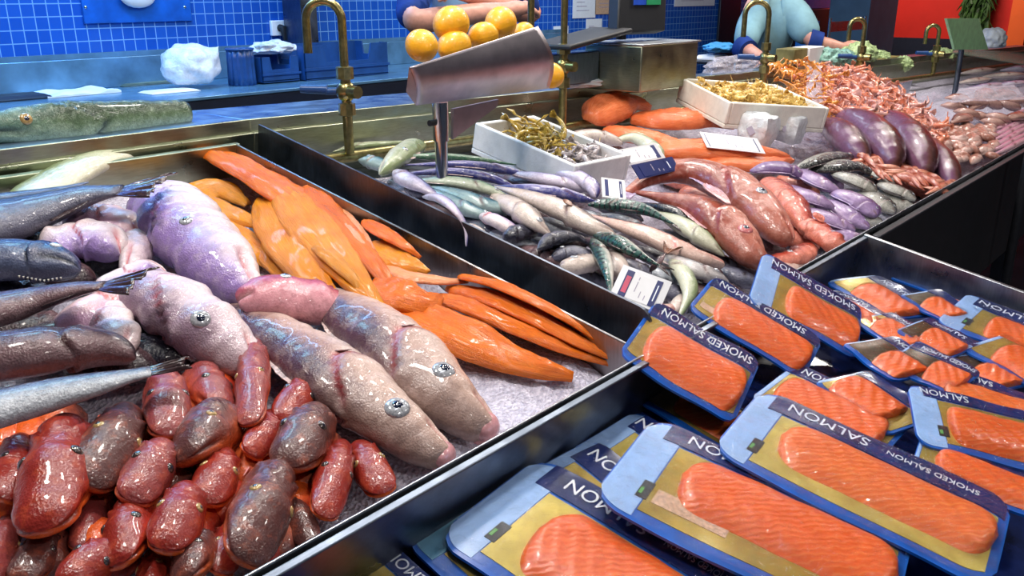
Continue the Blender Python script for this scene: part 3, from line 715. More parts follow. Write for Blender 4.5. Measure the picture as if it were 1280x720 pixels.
# left tray
tr = empty('display_tray', tp(.2, .6, -.118), 'large steel tray holding the fish heads and orange fillets on ice', 'tray')
MB().tbox(-.7, 1.136, .006, 1.15, -.118, -.113).build('tray_base', MT['steel'], tr, smooth=False)
MB().tbox(1.130, 1.136, .012, 1.15, -.118, 0).build('side_wall', MT['steel_mid'], tr, bevel=.002)
MB().tbox(-.7, 1.142, 1.135, 1.15, -.118, 0).build('back_wall', MT['steel_green'], tr, bevel=.002)
MB().tbox(-.7, 1.136, .006, .012, -.118, -.03).build('front_wall', MT['steel_mid'], tr, bevel=.002)
def icebed(name, a0, a1, b0, b1, hf, lab):
    def f(u, v):
        a, b = lerp(a0, a1, u), lerp(b0, b1, v); return tp(a, b, hf(a, b)+.012*noise.noise(V((a*14, b*14, 1)))+.008*noise.noise(V((a*40, b*40, 3))))
    def g(u, v): return tp(lerp(a0, a1, u), lerp(b0, b1, v), -.112)
    o = MB().slab(f, g, 110, 70).build(name, MT['ice'])
    return tag(o, lab, 'ice', None, 'stuff')
icebed('crushed_ice', -.69, 1.128, .014, 1.133, lambda a, b: -.075-.03*max(0, min(1, (.74-a-(b*.35))/.08))*max(0, min(1, (.60-b)/.06)), 'crushed ice bed under the heads and fillets in the left tray')
icebed('crushed_ice', 1.22, 7.5, .004, 1.04, lambda a, b: -.095-.03*max(0, min(1, (b-(1.03+sk(a)))/.03)), 'crushed ice bed under the mixed fish in the long middle display')
# front tray for packs
pt_ = empty('pack_tray', tp(1.1, -.45, -.15), 'blue-grey steel tray full of smoked salmon packs at the front', 'tray')
PH = -.105
MB().tbox(-.3, 2.13, -1.0, -.008, PH-.01, PH).build('tray_base', MT['pack_navy'], pt_, smooth=False)
MB().tbox(2.10, 2.112, -1.0, -.008, PH-.2, 0.0).build('side_wall', MT['steel'], pt_, bevel=.002)
MB().tbox(-.3, 2.11, -.02, -.008, PH-.1, -.004).build('back_wall', MT['steel_dark'], pt_, bevel=.002)
MB().tbox(-.3, 2.11, -1.012, -1.0, PH-.1, -.02).build('front_wall', MT['steel'], pt_, bevel=.002)
for a in (-.2, 2.0):
    for b in (-.9, -.1): 
        p = tp(a, b, PH); MB().abox(p.x-.02, p.x+.02, p.y-.02, p.y+.02, 0, p.z-.012).build('leg', MT['dark_metal'], pt_)
# perforated steel strip at the far right
ps = MB(); 
ps.tbox(3.75, 4.7, .70, .706, -.085, .0)
o = ps.build('steel_strip', MT['steel'], smooth=False); tag(o, 'thin perforated steel strip standing in the ice behind the brown cuttlefish', 'divider')
# water pipe and its taps
pp = [tp(1.27, 1.07, -.045), tp(7.3, 1.07+sk(7.3), -.045)]
po = MB().tube(pp, .015, 14).build('water_pipe', MT['brass']); tag(po, 'greenish brass water pipe running along the back of the middle display', 'pipe')
def tap(label, base_px, a_, up_px, hook, loop_back, flip=1):
    """base on the pipe; hook: px list of the gooseneck"""
    lo, hi = 1.25, 7.2
    for _ in range(40):
        m_ = (lo+hi)/2; lo, hi = (m_, hi) if proj(tp(m_, 1.06+sk(m_), -.03)).x < base_px[0] else (lo, m_)
    b = tp(lo, 1.06+sk(lo), -.03)
    r = empty('water_tap', b, label, 'tap', 'water taps on the pipe behind the display')
    top = b+Z0*up_px; s = m_of(b, 1)
    MB().tube([b, b+Z0*(top-b).z*.52], .0125, 14).build('riser', MT['brass'], r)
    z1 = b.z+(top.z-b.z)*.30; z2 = b.z+(top.z-b.z)*.42; z3 = b.z+(top.z-b.z)*.54
    for k, z in enumerate((z1, z3)):
        c = V((b.x, b.y, z)); MB().tube([c-Z0*.016, c-Z0*.014, c+Z0*.014, c+Z0*.016], [.014, .021, .021, .014], 8).build('union_nut', MT['brass'], r)
    c = V((b.x, b.y, z2)); vb = MB().ball(c, .024, .024, .026).tube([c, c-RT*.0+Y0*-.045], [.017, .015], 12).build('valve_body', MT['brass'], r)
    hd = MB().tube([c-RT*.02, c-RT*.05], .009, 10).tube([c-RT*.045+Z0*.004, c-RT*.11+Z0*.006], [.012, .010], 10).build('lever', MT['crate_blue'], vb)
    arc = []
    w = hook*loop_back; H = top.z
    arc.append(V((b.x, b.y, z3))); arc.append(V((b.x, b.y, H-w*.6)))
    d = -RT if flip > 0 else RT
    for t in range(0, 181, 15): arc.append(V((b.x, b.y, H-w*.5))+d*(w/2-w/2*math.cos(R(t)))+Z0*(w/2*math.sin(R(t))))
    arc.append(arc[-1]-Z0*w*.9)
    MB().tube(arc, .0105, 14).build('gooseneck', MT['brass' if hook > 0 else 'chrome'], r)
    return r
tap('brass gooseneck tap left of the lemon scale', (437, 170), 1.44, .36, .085, 1)
tap('brass gooseneck tap just right of the lemon scale', (703, 133), 2.36, .42, .10, 1)
tap('slim tap in front of the bending worker in pale blue', (952, 100), 3.66, .37, .095, 1)
tap('slim tap by the hand of the bending worker', (1072, 110), 4.42, .30, .07, 1)
tap('farthest slim tap in front of the red wall', (1166, 85), 5.25, .26, .07, 1)
# ---------------------------------------------------------------- left tray: whole fish
G_DARK = 'dark fish at the left edge of the left tray'
G_WHITE = 'pale fish heads and haddock in the left tray'
fish('whole_fish', 'pale greenish fish arched at the back rim of the left tray', 'fish', 'head', [(178, 196, -.02), (150, 196, -.01), (105, 208, -.01), (50, 240, -.02), (10, 262, -.03)], 27, 'green_pale', G_WHITE, th=.5, dors='U', mouth=0, gill=0, finmat='fin_dark', fins=[('d', .1, .35, 8)])
fish('whole_fish', 'dark slate fish with broad split tail lying over the pale bellies, uppermost at left', 'fish', 'tailend', [(-260, 322, -.01), (-160, 308, .0), (-60, 292, .01), (40, 266, .02), (105, 246, .045), (150, 238, .065)], 46, 'dark_fish', G_DARK, th=.6, dors='U', tail=(62, 48, .14), finmat='fin_dark', fins=[('d', .70, .93, 16), ('a', .72, .9, 12)])
fish('whole_fish', 'black slender fish lying behind the uppermost dark slate fish', 'fish', 'slender', [(-120, 262, -.01), (0, 250, .0), (60, 240, .0), (110, 228, .0)], 13, 'dark_blue', G_DARK, dors='U', mouth=0)
f5 = fish('whole_fish', 'dark blue fish with toothy mouth poking from the left edge', 'fish', 'head', [(99, 337, .02), (60, 329, .02), (0, 325, .015), (-90, 330, .0)], 34, 'dark_blue', G_DARK, th=.75, dors='U', eye=(.19, .38, 8), mouth=.30, mouthy=-.45)
# a row of small teeth along its mouth
tb = MB()
for k in range(11):
    c = HT(24+k*5.2, 350-abs(k-6)*.9, .036); tb.tube([c, c-Z0*.004+TN*.001], [.0016, .0004], 6)
tb.build('teeth', MT['teeth'], f5)
fish('whole_fish', 'brown tailed dark fish lying just under the dark blue toothy head', 'fish', 'tailend', [(-210, 430, -.01), (-120, 414, .0), (-40, 396, .02), (40, 376, .03), (90, 363, .05), (128, 357, .065)], 33, 'dark_brown', G_DARK, th=.6, dors='U', tail=(60, 42, .18), finmat='fin_dark', fins=[('d', .7, .92, 10), ('a', .75, .9, 8)])
fish('whole_fish', 'thick dark purple fish body in the middle of the left edge', 'fish', 'head', [(168, 448, .0), (130, 436, .005), (60, 438, .01), (-40, 452, .0), (-140, 470, -.01)], 40, 'dark_brown', G_DARK, th=.7, dors='U', mouth=0, eye=None)
fish('whole_fish', 'silvery blue grey fish with thin tail lying above the red heads', 'fish', 'tailend', [(-200, 578, .0), (-120, 550, .01), (-40, 522, .02), (50, 497, .025), (120, 480, .035), (188, 464, .045)], 33, 'silver_blue', G_DARK, th=.6, dors='U', tail=(52, 14, .2), finmat='fin_dark')
# pale bellies in between
for k in range(9):  # dark fish added so the gaps over the ice stay dark
    x, y = ((20, 300), (70, 345), (20, 370), (90, 420), (150, 400), (40, 410), (110, 320), (150, 455), (200, 440))[k]
    fish('whole_fish', 'dark filler fish added under the upper fish at the left edge, mostly hidden', 'fish', 'head', [(x+50, y+8, -.05), (x, y, -.045), (x-70, y+6, -.055)], 34, 'dark_brown' if k % 2 else 'dark_fish', 'added dark filler fish at the left edge', single=True, Np=24, M=18)
for pts, hp, mat, lab in (
    ([(150, 318, -.01), (128, 303, -.005), (95, 300, -.005), (50, 312, -.015)], 33, 'cod_lilac', 'rounded lilac white belly below the uppermost dark tail'),
    ([(170, 303, -.015), (150, 283, -.005), (120, 276, -.005), (80, 280, -.015)], 30, 'pale_belly', 'pinkish white belly tucked under the uppermost dark tail'),
    ([(158, 345, -.02), (170, 318, -.015), (180, 285, -.015), (192, 255, -.02)], 24, 'cod_white', 'narrow white fish piece left of the big lilac head'),
    ([(176, 352, -.02), (150, 375, -.01), (110, 395, -.01), (70, 402, -.02)], 29, 'pale_belly', 'pink white fish piece showing below the brown dark tail'),
    ([(150, 452, -.02), (150, 425, -.012), (130, 395, -.012), (100, 385, -.02)], 30, 'cod_white', 'white fish piece with red edge between dark body and white head'),
    ([(210, 345, -.02), (185, 335, -.01), (160, 345, -.01), (120, 362, -.02)], 16, 'cod_lilac', 'lilac fin flap left of the big lilac head')):
    fish('whole_fish', lab, 'fish', 'head', pts, hp, mat, G_WHITE, th=.6, dors='D', mouth=.3, gape=1.2, gill=.5, wob=.10, roll=10)
# big heads
fish('cod_head', 'big lilac white fish head beside the amber fillets', 'fish head', 'head', [(318, 376, -.02), (290, 345, -.01), (255, 308, .0), (222, 275, .0), (200, 245, -.02)], 52, 'cod_lilac', G_WHITE, th=.72, dors='DL', eye=(.40, .38, 9), mouth=.22, gill=.60, mouthy=-.25, gape=2.6, wob=.07)
fish('cod_head', 'white fish head with dark round eye in front of the lilac one', 'fish head', 'head', [(318, 466, -.03), (290, 436, -.02), (250, 405, -.005), (205, 378, .0), (165, 362, -.02)], 47, 'cod_white', G_WHITE, th=.72, dors='DL', eye=(.34, .48, 13), mouth=.2, gill=.58, gape=2.2, wob=.06)
fish('pink_fish_head', 'pink fish head with slit eye between the white head and the fillets', 'fish head', 'gurnard', [(303, 388, -.02), (318, 380, -.01), (350, 374, -.005), (390, 378, -.01), (425, 388, -.03)], 38, 'pink_head', G_WHITE, th=.75, dors='U', eye=(.42, .25, 8), mouth=.16, gill=.8, wob=.07, gape=1.6)
def haddock(label, pts, hp, eye, pec, lip):
    r = fish('haddock', label, 'fish', 'cod', pts, hp, 'haddock', G_WHITE, th=.68, dors='DL', eye=eye, mouth=.11, gill=.30, wob=.045, pec=pec, fins=[('d', .35, .62, 10)], finmat='fin_pale', Np=96, M=40, mouthy=-.45, gape=1.8)
    nose = HT(*pts[0]); t = (HT(*pts[0])-HT(*pts[1])).normalized(); b = t.cross(TN).normalized()
    s = m_of(nose, lip)
    lb = MB()
    lb.ball(nose-t*s*.55+TN*s*.05, s*.80, s*.92, s*.74, (t, b, TN), 20, 12)
    lb.ball(nose-t*s*.66-TN*s*.62, s*.72, s*.80, s*.40, (t, b, TN), 18, 10)
    lb.build('lips', MT['lip_pink'], r); return r
haddock('front haddock with large silver eye, nose nearest the red heads', [(563, 574, -.045), (530, 556, -.04), (490, 524, -.028), (435, 482, -.022), (375, 440, -.025), (315, 400, -.03), (260, 370, -.06)], 47, (.155, .18, 17), (.36, -.25, 96, 34, -8), 21)
haddock('rear haddock with large silver eye, nose resting on bare ice', [(617, 540, -.045), (590, 524, -.04), (548, 488, -.025), (498, 440, -.018), (445, 400, -.02), (400, 372, -.03), (360, 350, -.06)], 50, (.18, .02, 16), (.36, -.25, 88, 32, -8), 23)
# ---------------------------------------------------------------- red gurnard heads
G_G = 'red gurnard heads heaped in the front left corner'
GH = [  # nose, middle, back, half height, skin, eye offset, label
 ((50, 676), (62, 620), (92, 528), 44, 'gurnard', .75, 'largest red fish head, long and glossy, near the left edge', .62),
 ((108, 616), (135, 575), (160, 515), 36, 'gurnard_brown', .3, 'brown grey fish head right of the largest red head', .4),
 ((212, 551), (212, 520), (205, 472), 30, 'gurnard_pink', .3, 'red fish head under the thin tail of the silvery fish', .2),
 ((224, 580), (255, 558), (290, 515), 34, 'gurnard_brown', .3, 'wide purplish head with orange lip right of centre in the red heap', .35),
 ((160, 632), (185, 608), (205, 562), 32, 'gurnard_pink', .4, 'round pinkish head just left of the smaller orange headed one', .3),
 ((256, 634), (268, 612), (282, 572), 28, 'gurnard', .2, 'small bright orange red head in the middle of the red heap', .25),
 ((147, 712), (160, 680), (176, 630), 31, 'gurnard', .3, 'red head near the bottom edge with dark eye, left one of two', .3),
 ((205, 694), (222, 664), (238, 616), 33, 'gurnard', .3, 'plump red head near the bottom edge with dark eye, right one of two', .3),
 ((285, 520), (262, 496), (240, 465), 26, 'gurnard_pink', .2, 'pinkish red head directly below the white fish head', .2),
 ((312, 540), (318, 505), (320, 432), 22, 'gurnard_pink', .2, 'pink head with upright pale neck left of the front haddock', .45),
 ((350, 530), (366, 515), (388, 480), 24, 'gurnard', .2, 'orange red head tucked against the belly of the front haddock', .2),
 ((310, 573), (328, 552), (345, 520), 22, 'gurnard', .2, 'small orange head between the purplish one and the round brown one', .2),
 ((356, 590), (380, 560), (402, 520), 35, 'gurnard_brown', .1, 'round brownish red head below the middle of the front haddock', .35),
 ((300, 712), (322, 660), (345, 580), 39, 'gurnard_brown', .45, 'long brown head with pale streaks at the bottom edge', .55),
 ((402, 655), (413, 612), (425, 560), 25, 'gurnard', .5, 'upright red head and neck left of the rightmost red head', .4),
 ((484, 621), (466, 595), (445, 560), 25, 'gurnard', .0, 'rightmost red head, pointing at the steel rim', .1),
 ((8, 632), (12, 595), (24, 548), 26, 'gurnard', .3, 'red head cut by the left edge beside the largest head', .3),
 ((96, 692), (106, 655), (125, 620), 20, 'gurnard_pink', .0, 'narrow pink piece below the brown grey head', .0),
 ((228, 730), (240, 704), (258, 672), 27, 'gurnard_brown', .3, 'brown head with pale ringed eye at the bottom edge', .5),
 ((275, 722), (280, 700), (285, 662), 22, 'gurnard', .1, 'red head at the bottom edge left of the long brown head', .2),
 ((75, 735), (105, 710), (140, 690), 28, 'gurnard', .4, 'red ridged head at the bottom edge below the largest head', .2),
 ((180, 745), (192, 722), (205, 695), 22, 'gurnard', .3, 'red head half cut by the bottom edge between the two plump ones', .3),
 ((20, 730), (38, 700), (70, 672), 26, 'gurnard_brown', .3, 'dark head in the bottom left corner under the largest head', .3),
 ((-14, 730), (-4, 690), (10, 650), 24, 'gurnard_pink', .3, 'pink head at the very corner cut by the left edge', .3),
 ((395, 690), (375, 645), (352, 612), 20, 'gurnard_brown', .1, 'thin pale finned piece between the long brown head and the upright one', .1),
]
ROLL = (-78, -62, -84, -55, -70)
for k, (n_, m_, b_, hp, mat, roll, lab, vis) in enumerate(GH):
    h0 = -.045 if k in (15,) else (-.015 if k in (0, 1, 2, 3, 4, 7, 9, 12, 13) else -.03)
    if k in (17, 19, 21, 22, 23, 24): h0 = -.05
    q_ = .92 if k not in (9, 14, 17, 24) else 1.0
    m_ = (lerp(n_[0], b_[0], .42*q_), lerp(n_[1], b_[1], .42*q_)); b_ = (lerp(n_[0], b_[0], q_), lerp(n_[1], b_[1], q_)); n_ = (lerp(n_[0], b_[0], .10), lerp(n_[1], b_[1], .10)); hp = hp*1.12
    bb = (b_[0], b_[1], h0-.006)
    big = k in (0, 13)
    fish('gurnard_head', lab, 'fish head', 'frog', [(n_[0], n_[1], h0+.008), (m_[0], m_[1], h0), (bb[0], bb[1], h0-.018)], hp, mat, G_G, th=.82, dors='R' if k % 3 else 'L', roll=ROLL[k % 5], eye=(.46, .70, hp*.20) if k not in (17, 24) else None, mouth=.36, gill=.80, wob=.05, ring='eye_gold' if k % 2 else 'eye_dark', finmat='fin_red', pec=(.8, -.2, 26, 12) if k in (1, 5, 9, 13, 14) else None, Np=48, M=36, gape=1.3, mouthy=.02)
# deeper layer glimpsed in the gaps
rnd = random.Random(3)
LOW = [(10, 560), (70, 540), (270, 500), (290, 540), (345, 555), (400, 580), (20, 640), (60, 650), (370, 640), (350, 680), (280, 640), (100, 580), (40, 560), (120, 640), (150, 560), (215, 600), (250, 660), (310, 600), (345, 600), (185, 660), (90, 600), (60, 700), (140, 700), (235, 540), (300, 560), (265, 580), (330, 690), (200, 545), (120, 690), (375, 610)]
pm = None
for k, (x, y) in enumerate(LOW):
    lab = 'dark red fish head buried under the heap of red heads, mostly hidden'
    fish('gurnard_head', lab, 'fish head', 'gurnard', [(x-10, y+22, -.075), (x, y, -.062), (x+12, y-28, -.068)], 33, 'gurnard_brown' if k % 2 else 'gurnard', 'buried red gurnard heads', th=.8, dors='R', roll=30, mouth=.2, gill=.7, wob=.07, single=True, Np=22, M=18)
# ---------------------------------------------------------------- orange smoked fillets
GF = 'orange smoked fillets on the ice of the left tray'
FL = [
 ([(252, 190, -.035), (285, 200, -.02), (330, 225, -.012), (378, 258, -.012), (425, 300, -.02), (470, 345, -.035)], 33, 'smoked_orange', 'longest orange fillet along the side wall, its thin tip at the back corner', -12),
 ([(205, 268, -.06), (230, 250, -.05), (270, 235, -.045), (310, 255, -.05)], 27, 'smoked_yellow', 'yellowish fillet behind the big lilac head', 0),
 ([(225, 245, -.055), (260, 255, -.045), (300, 272, -.042), (345, 288, -.05)], 21, 'smoked_yellow', 'short amber fillet below the yellowish one', 0),
 ([(265, 275, -.06), (300, 300, -.052), (330, 320, -.052), (360, 345, -.06)], 26, 'smoked_amber', 'amber fillet partly under the big glossy fillet', 0),
 ([(328, 250, -.03), (346, 280, -.015), (378, 330, -.008), (412, 372, -.01), (446, 402, -.03)], 30, 'smoked_amber', 'left edge amber fillet in the middle of the pile, beside the pink head', 14),
 ([(352, 238, -.015), (378, 268, .004), (412, 312, .010), (446, 352, .008), (486, 402, -.015)], 33, 'smoked_amber', 'biggest glossy amber fillet on top of the pile', 4),
 ([(392, 300, -.0), (412, 318, .016), (438, 345, .018), (462, 372, .0)], 17, 'smoked_yellow', 'short yellow orange fillet lying on the biggest amber one', -10),
 ([(388, 235, -.025), (410, 265, -.01), (440, 300, -.006), (472, 335, -.01), (495, 372, -.03)], 30, 'smoked_orange', 'orange fillet folded beside the biggest amber one', -20),
 ([(425, 262, -.022), (440, 285, -.008), (458, 310, -.005), (476, 345, -.025)], 17, 'smoked_pale', 'pale pink ridged fillet strip on the orange pile', -15),
 ([(330, 300, -.05), (350, 330, -.045), (385, 360, -.045), (420, 385, -.05)], 20, 'smoked_amber', 'lower amber edge fillet above the pink head', 0),
 ([(465, 385, -.05), (510, 393, -.04), (575, 418, -.036), (640, 448, -.045), (716, 470, -.06)], 40, 'smoked_orange', 'broad orange fillet nearest the bare ice', 6),
 ([(535, 372, -.05), (590, 382, -.036), (650, 408, -.036), (715, 436, -.045), (778, 458, -.055)], 25, 'smoked_orange', 'long orange fillet second from the bare ice', -5),
 ([(560, 360, -.04), (620, 374, -.024), (680, 402, -.024), (730, 430, -.032), (772, 450, -.045)], 23, 'smoked_orange', 'orange fillet third from the bare ice', -8),
 ([(575, 346, -.02), (622, 356, -.002), (672, 378, .0), (714, 402, -.008), (745, 424, -.022)], 17, 'smoked_orange', 'narrow orange fillet rolled against the side wall', -15),
 ([(470, 330, -.03), (510, 345, -.02), (545, 350, -.02), (585, 352, -.03)], 13, 'smoked_pale', 'pale pink tail strip across the fillets', 0),
 ([(465, 355, -.025), (500, 368, -.015), (530, 375, -.018), (550, 372, -.03)], 32, 'smoked_orange', 'lumpy orange fillet end in the middle of the pile', 10),
 ([(456, 276, -.01), (482, 292, .0), (508, 308, .0), (526, 322, -.015)], 14, 'smoked_orange', 'small orange tail piece against the side wall', 0),
 ([(468, 305, -.03), (500, 325, -.02), (536, 340, -.025)], 27, 'smoked_amber', 'short orange flap below the small tail piece', 0),
 ([(530, 440, -.055), (560, 425, -.04), (590, 440, -.042), (600, 455, -.06)], 13, 'smoked_pale', 'pale pink scrap beside the nose of the rear haddock', 0),
]
for k, (pts, hp, mat, lab, roll) in enumerate(FL):
    fillet('smoked_fillet', lab, 'fillet', pts, hp, mat, GF, roll=roll, seed=k+1)
# ---------------------------------------------------------------- middle display
GM = 'small whole fish in the middle display'
def mf(lab, pts, hp, mat, prof='slender', dors='UR', name='small_fish', **kw):
    kw.setdefault('eye', (.12, .02, max(2.8, hp*.30))); kw.setdefault('finmat', 'fin_pale'); kw.setdefault('th', .7)
    kw.setdefault('Np', 56); kw.setdefault('M', 26)
    if kw.get('eye', 1) and not kw.get('fins') and prof != 'gurnard': kw['fins'] = [('d', .38, .62, hp*.35), ('a', .6, .85, hp*.25)]
    return fish(name, lab, 'fish', prof, pts, hp, mat, GM, dors=dors, **kw)
mf('pale yellow green fish head at the back corner by the divider', [(475, 218, -.03), (488, 205, -.02), (506, 190, -.02), (525, 180, -.04)], 15, 'green_pale', 'head', eye=(.4, .4, 4), gill=.7)
mf('long pale greenish fish lying against the back wall corner', [(416, 190, -.05), (445, 183, -.045), (480, 180, -.045), (520, 176, -.05)], 6, 'green_pale', eye=None)
mf('dark fish head below the pale yellow green head', [(448, 200, -.05), (470, 204, -.045), (500, 216, -.045)], 12, 'teal_fish', eye=(.2, .3, 3))
mf('slim whitish green fish nearest the langoustine box', [(505, 196, -.02), (545, 196, -.018), (600, 200, -.02), (645, 206, -.03)], 7, 'green_fish', eye=None, dors='D')
mf('slim silver fish second from the langoustine box', [(668, 222, -.025), (630, 212, -.018), (580, 206, -.018), (505, 206, -.03)], 8, 'lilac_fish', dors='D')
mf('slim blue striped fish third from the langoustine box', [(648, 236, -.025), (610, 222, -.016), (560, 215, -.016), (495, 218, -.03)], 8, 'lilac_fish', dors='D')
mf('lilac white fish with dark back under the front corner of the langoustine box', [(742, 240, -.025), (710, 230, -.016), (672, 222, -.016), (625, 214, -.03)], 11, 'lilac_fish', dors='U')
mf('long lilac white fish below the one under the langoustine box', [(744, 252, -.025), (705, 243, -.012), (665, 237, -.012), (610, 232, -.03)], 11, 'lilac_fish', dors='D')
mf('dark blue headed fish right beneath the box corner', [(745, 246, -.015), (738, 232, -.005), (718, 220, -.002), (690, 214, -.02)], 13, 'lilac_fish', 'head', dors='U', eye=None)
mf('green backed fish crossing below the slim silver ones', [(635, 246, -.02), (600, 234, -.012), (560, 227, -.012), (505, 226, -.03)], 11, 'green_fish', dors='U')
mf('teal fish beside the scale post', [(650, 266, -.03), (610, 258, -.022), (570, 244, -.022), (525, 230, -.035)], 14, 'teal_fish', dors='U')
mf('second teal fish lower beside the scale post', [(625, 275, -.04), (595, 266, -.03), (560, 250, -.03), (510, 228, -.04)], 13, 'teal_fish', dors='U')
mf('blue white fish left of the scale post', [(492, 214, -.03), (510, 225, -.02), (532, 236, -.02), (555, 250, -.03)], 13, 'lilac_fish', dors='U', eye=None)
mf('dark fish at the foot of the scale post', [(505, 236, -.05), (525, 240, -.045), (550, 248, -.045)], 11, 'dark_fish')
# the tail hanging over the divider
mf('thin lilac fish hanging its tail over the divider plate', [(528, 246, .0), (550, 248, .035), (568, 262, .042), (582, 284, .02), (583, 308, -.01)], 8, 'lilac_fish', dors='UR', eye=None, mouth=0, gill=0)
mf('grey pink fish with dark eye above the dark cluster', [(688, 294, -.02), (668, 278, -.008), (645, 260, -.008), (610, 240, -.03)], 17, 'whiting', dors='UR', eye=(.13, .0, 4.6), gill=.32)
mf('big pale fish with small brown fin in the middle', [(768, 296, -.02), (740, 284, -.005), (700, 262, -.003), (655, 244, -.008), (615, 232, -.03)], 17, 'whiting', 'cod', dors='UR', eye=None, pec=(.3, -.2, 16, 9), finmat='fin_brown')
mf('striped green mackerel above the pink fish', [(735, 256, -.012), (765, 256, -.004), (805, 262, .006), (842, 280, -.002)], 12, 'mackerel', dors='D', eye=(.1, .1, 3.6), tail=(18, 10, .5), finmat='fin_dark')
mf('dark striped mackerel under the green one', [(742, 294, -.012), (770, 302, .004), (795, 316, .006), (824, 332, -.005)], 13, 'mackerel', dors='DL', eye=(.1, .1, 3.6), tail=(20, 11, .5), finmat='fin_dark')
mf('pinkish white fish right of the big pale fish', [(905, 332, -.03), (865, 320, -.012), (815, 296, -.004), (770, 280, -.01), (735, 268, -.03)], 16, 'whiting_pink', 'cod', dors='UR', eye=None)
mf('speckled pale fish next to the lower red snapper', [(905, 320, -.03), (880, 300, -.012), (850, 280, -.008), (815, 262, -.02)], 15, 'green_pale', dors='UR', eye=None)
mf('dark backed mackerel right of the green one', [(905, 300, -.03), (870, 278, -.006), (835, 262, -.002), (790, 252, -.02)], 10, 'mackerel_dark', dors='D', eye=None)
# brown forked tail
mf('thin brown fish with forked tail upright among the pink fish', [(812, 340, -.04), (822, 328, -.01), (832, 316, .0)], 5, 'dark_brown', dors='U', eye=None, tail=(26, 13, .55), finmat='fin_brown', mouth=0, gill=0)
mf('black round fish head left in the dark cluster by the divider', [(630, 300, -.04), (645, 292, -.03), (668, 288, -.035)], 14, 'dark_fish', 'gurnard', eye=(.35, .2, 3.5))
mf('black curled fish in the centre of the dark cluster', [(672, 312, -.03), (690, 300, -.018), (718, 296, -.018), (738, 306, -.03)], 12, 'dark_fish', eye=None)
mf('black fish lying low in the dark cluster', [(690, 322, -.045), (715, 316, -.035), (740, 322, -.035)], 13, 'dark_fish', 'head', eye=(.3, .2, 3))
mf('black fish behind the dark cluster', [(660, 322, -.055), (690, 312, -.05), (730, 300, -.05)], 16, 'dark_brown', 'head', eye=None)
mf('lilac brown fish at the divider beside the hanging tail', [(600, 270, -.03), (620, 276, -.02), (645, 290, -.03)], 11, 'cod_lilac', 'head', eye=None)
mf('thin pale fish lying across the divider edge near the hanging tail', [(585, 280, -.02), (602, 290, -.01), (620, 306, -.03)], 6, 'whiting', eye=None)
mf('small pale fish head with big eye by the divider', [(700, 336, -.03), (720, 332, -.02), (745, 326, -.03)], 16, 'whiting', 'gurnard', eye=(.28, .25, 5), gill=.6, dors='U')
mf('curved white bellied mackerel left of the front price card', [(740, 298, -.01), (752, 318, .0), (760, 342, .0), (764, 372, -.02)], 11, 'mackerel', dors='L', eye=None)
mf('pale round fish behind the front price card', [(765, 316, -.03), (770, 330, -.02), (776, 350, -.03)], 15, 'whiting', 'head', eye=None, dors='L')
mf('dark mackerel head with pale cheek right of the front price card', [(910, 354, -.035), (890, 345, -.02), (862, 335, -.018), (830, 322, -.04)], 15, 'mackerel_dark', 'head', dors='UR', eye=(.2, .25, 4.5))
mf('pale yellowish fish tail curving behind the front price card', [(835, 320, -.03), (853, 340, -.02), (862, 365, -.025), (850, 395, -.045)], 13, 'green_pale', dors='R', eye=None)
mf('small pink fish under the front price card', [(805, 400, -.06), (825, 392, -.05), (850, 380, -.05)], 11, 'whiting_pink', eye=None)
mf('white fish piece below the front price card', [(835, 398, -.06), (848, 385, -.05), (856, 365, -.05)], 12, 'whiting', eye=None)
mf('dark fish under the mackerel head at the rim', [(895, 378, -.065), (880, 368, -.055), (860, 360, -.055)], 14, 'dark_brown', 'head', eye=None)
# deeper dark fish, added to keep the gaps between the fish dark
for k, (x, y) in enumerate([(585, 268), (610, 285), (625, 262), (680, 270), (720, 290), (745, 325), (770, 340), (815, 320), (850, 330), (900, 360), (800, 290), (740, 275), (560, 240), (535, 225), (640, 300), (680, 320), (840, 365), (870, 360), (560, 262), (640, 275), (700, 285), (760, 310), (790, 335), (830, 345), (875, 335), (920, 345), (600, 222), (690, 250), (770, 262), (850, 300), (940, 335), (730, 345), (780, 280), (660, 232), (800, 370), (700, 310)]):
    mf('dark filler fish added underneath the small whole fish, mostly hidden', [(x+34, y+14, -.062), (x, y, -.055), (x-40, y-14, -.06)], 15, ('dark_brown', 'dark_fish', 'silver_blue')[k % 3], single=True, eye=None, Np=20, M=14)
for k, (x, y, mt) in enumerate([(930, 262, 'red_fish'), (880, 250, 'red_fish'), (1000, 300, 'red_fish'), (960, 310, 'dark_brown'), (1030, 300, 'dark_brown'), (1010, 260, 'sole_black'), (1060, 300, 'sole_purple'), (1030, 225, 'sole_purple'), (1080, 275, 'sole_black'), (1070, 215, 'sole_black'), (1120, 255, 'sole_black'), (1000, 235, 'red_fish'), (900, 330, 'dark_fish'), (850, 225, 'red_fish'), (1150, 235, 'red_fish'), (1100, 205, 'red_fish'), (1160, 222, 'red_fish')]):
    mf('dull fish buried among the snappers and soles, mostly hidden', [(x+24, y+10, -.07), (x, y, -.062), (x-26, y-10, -.068)], 17, mt, 'head', single=True, eye=None, Np=20, M=14)
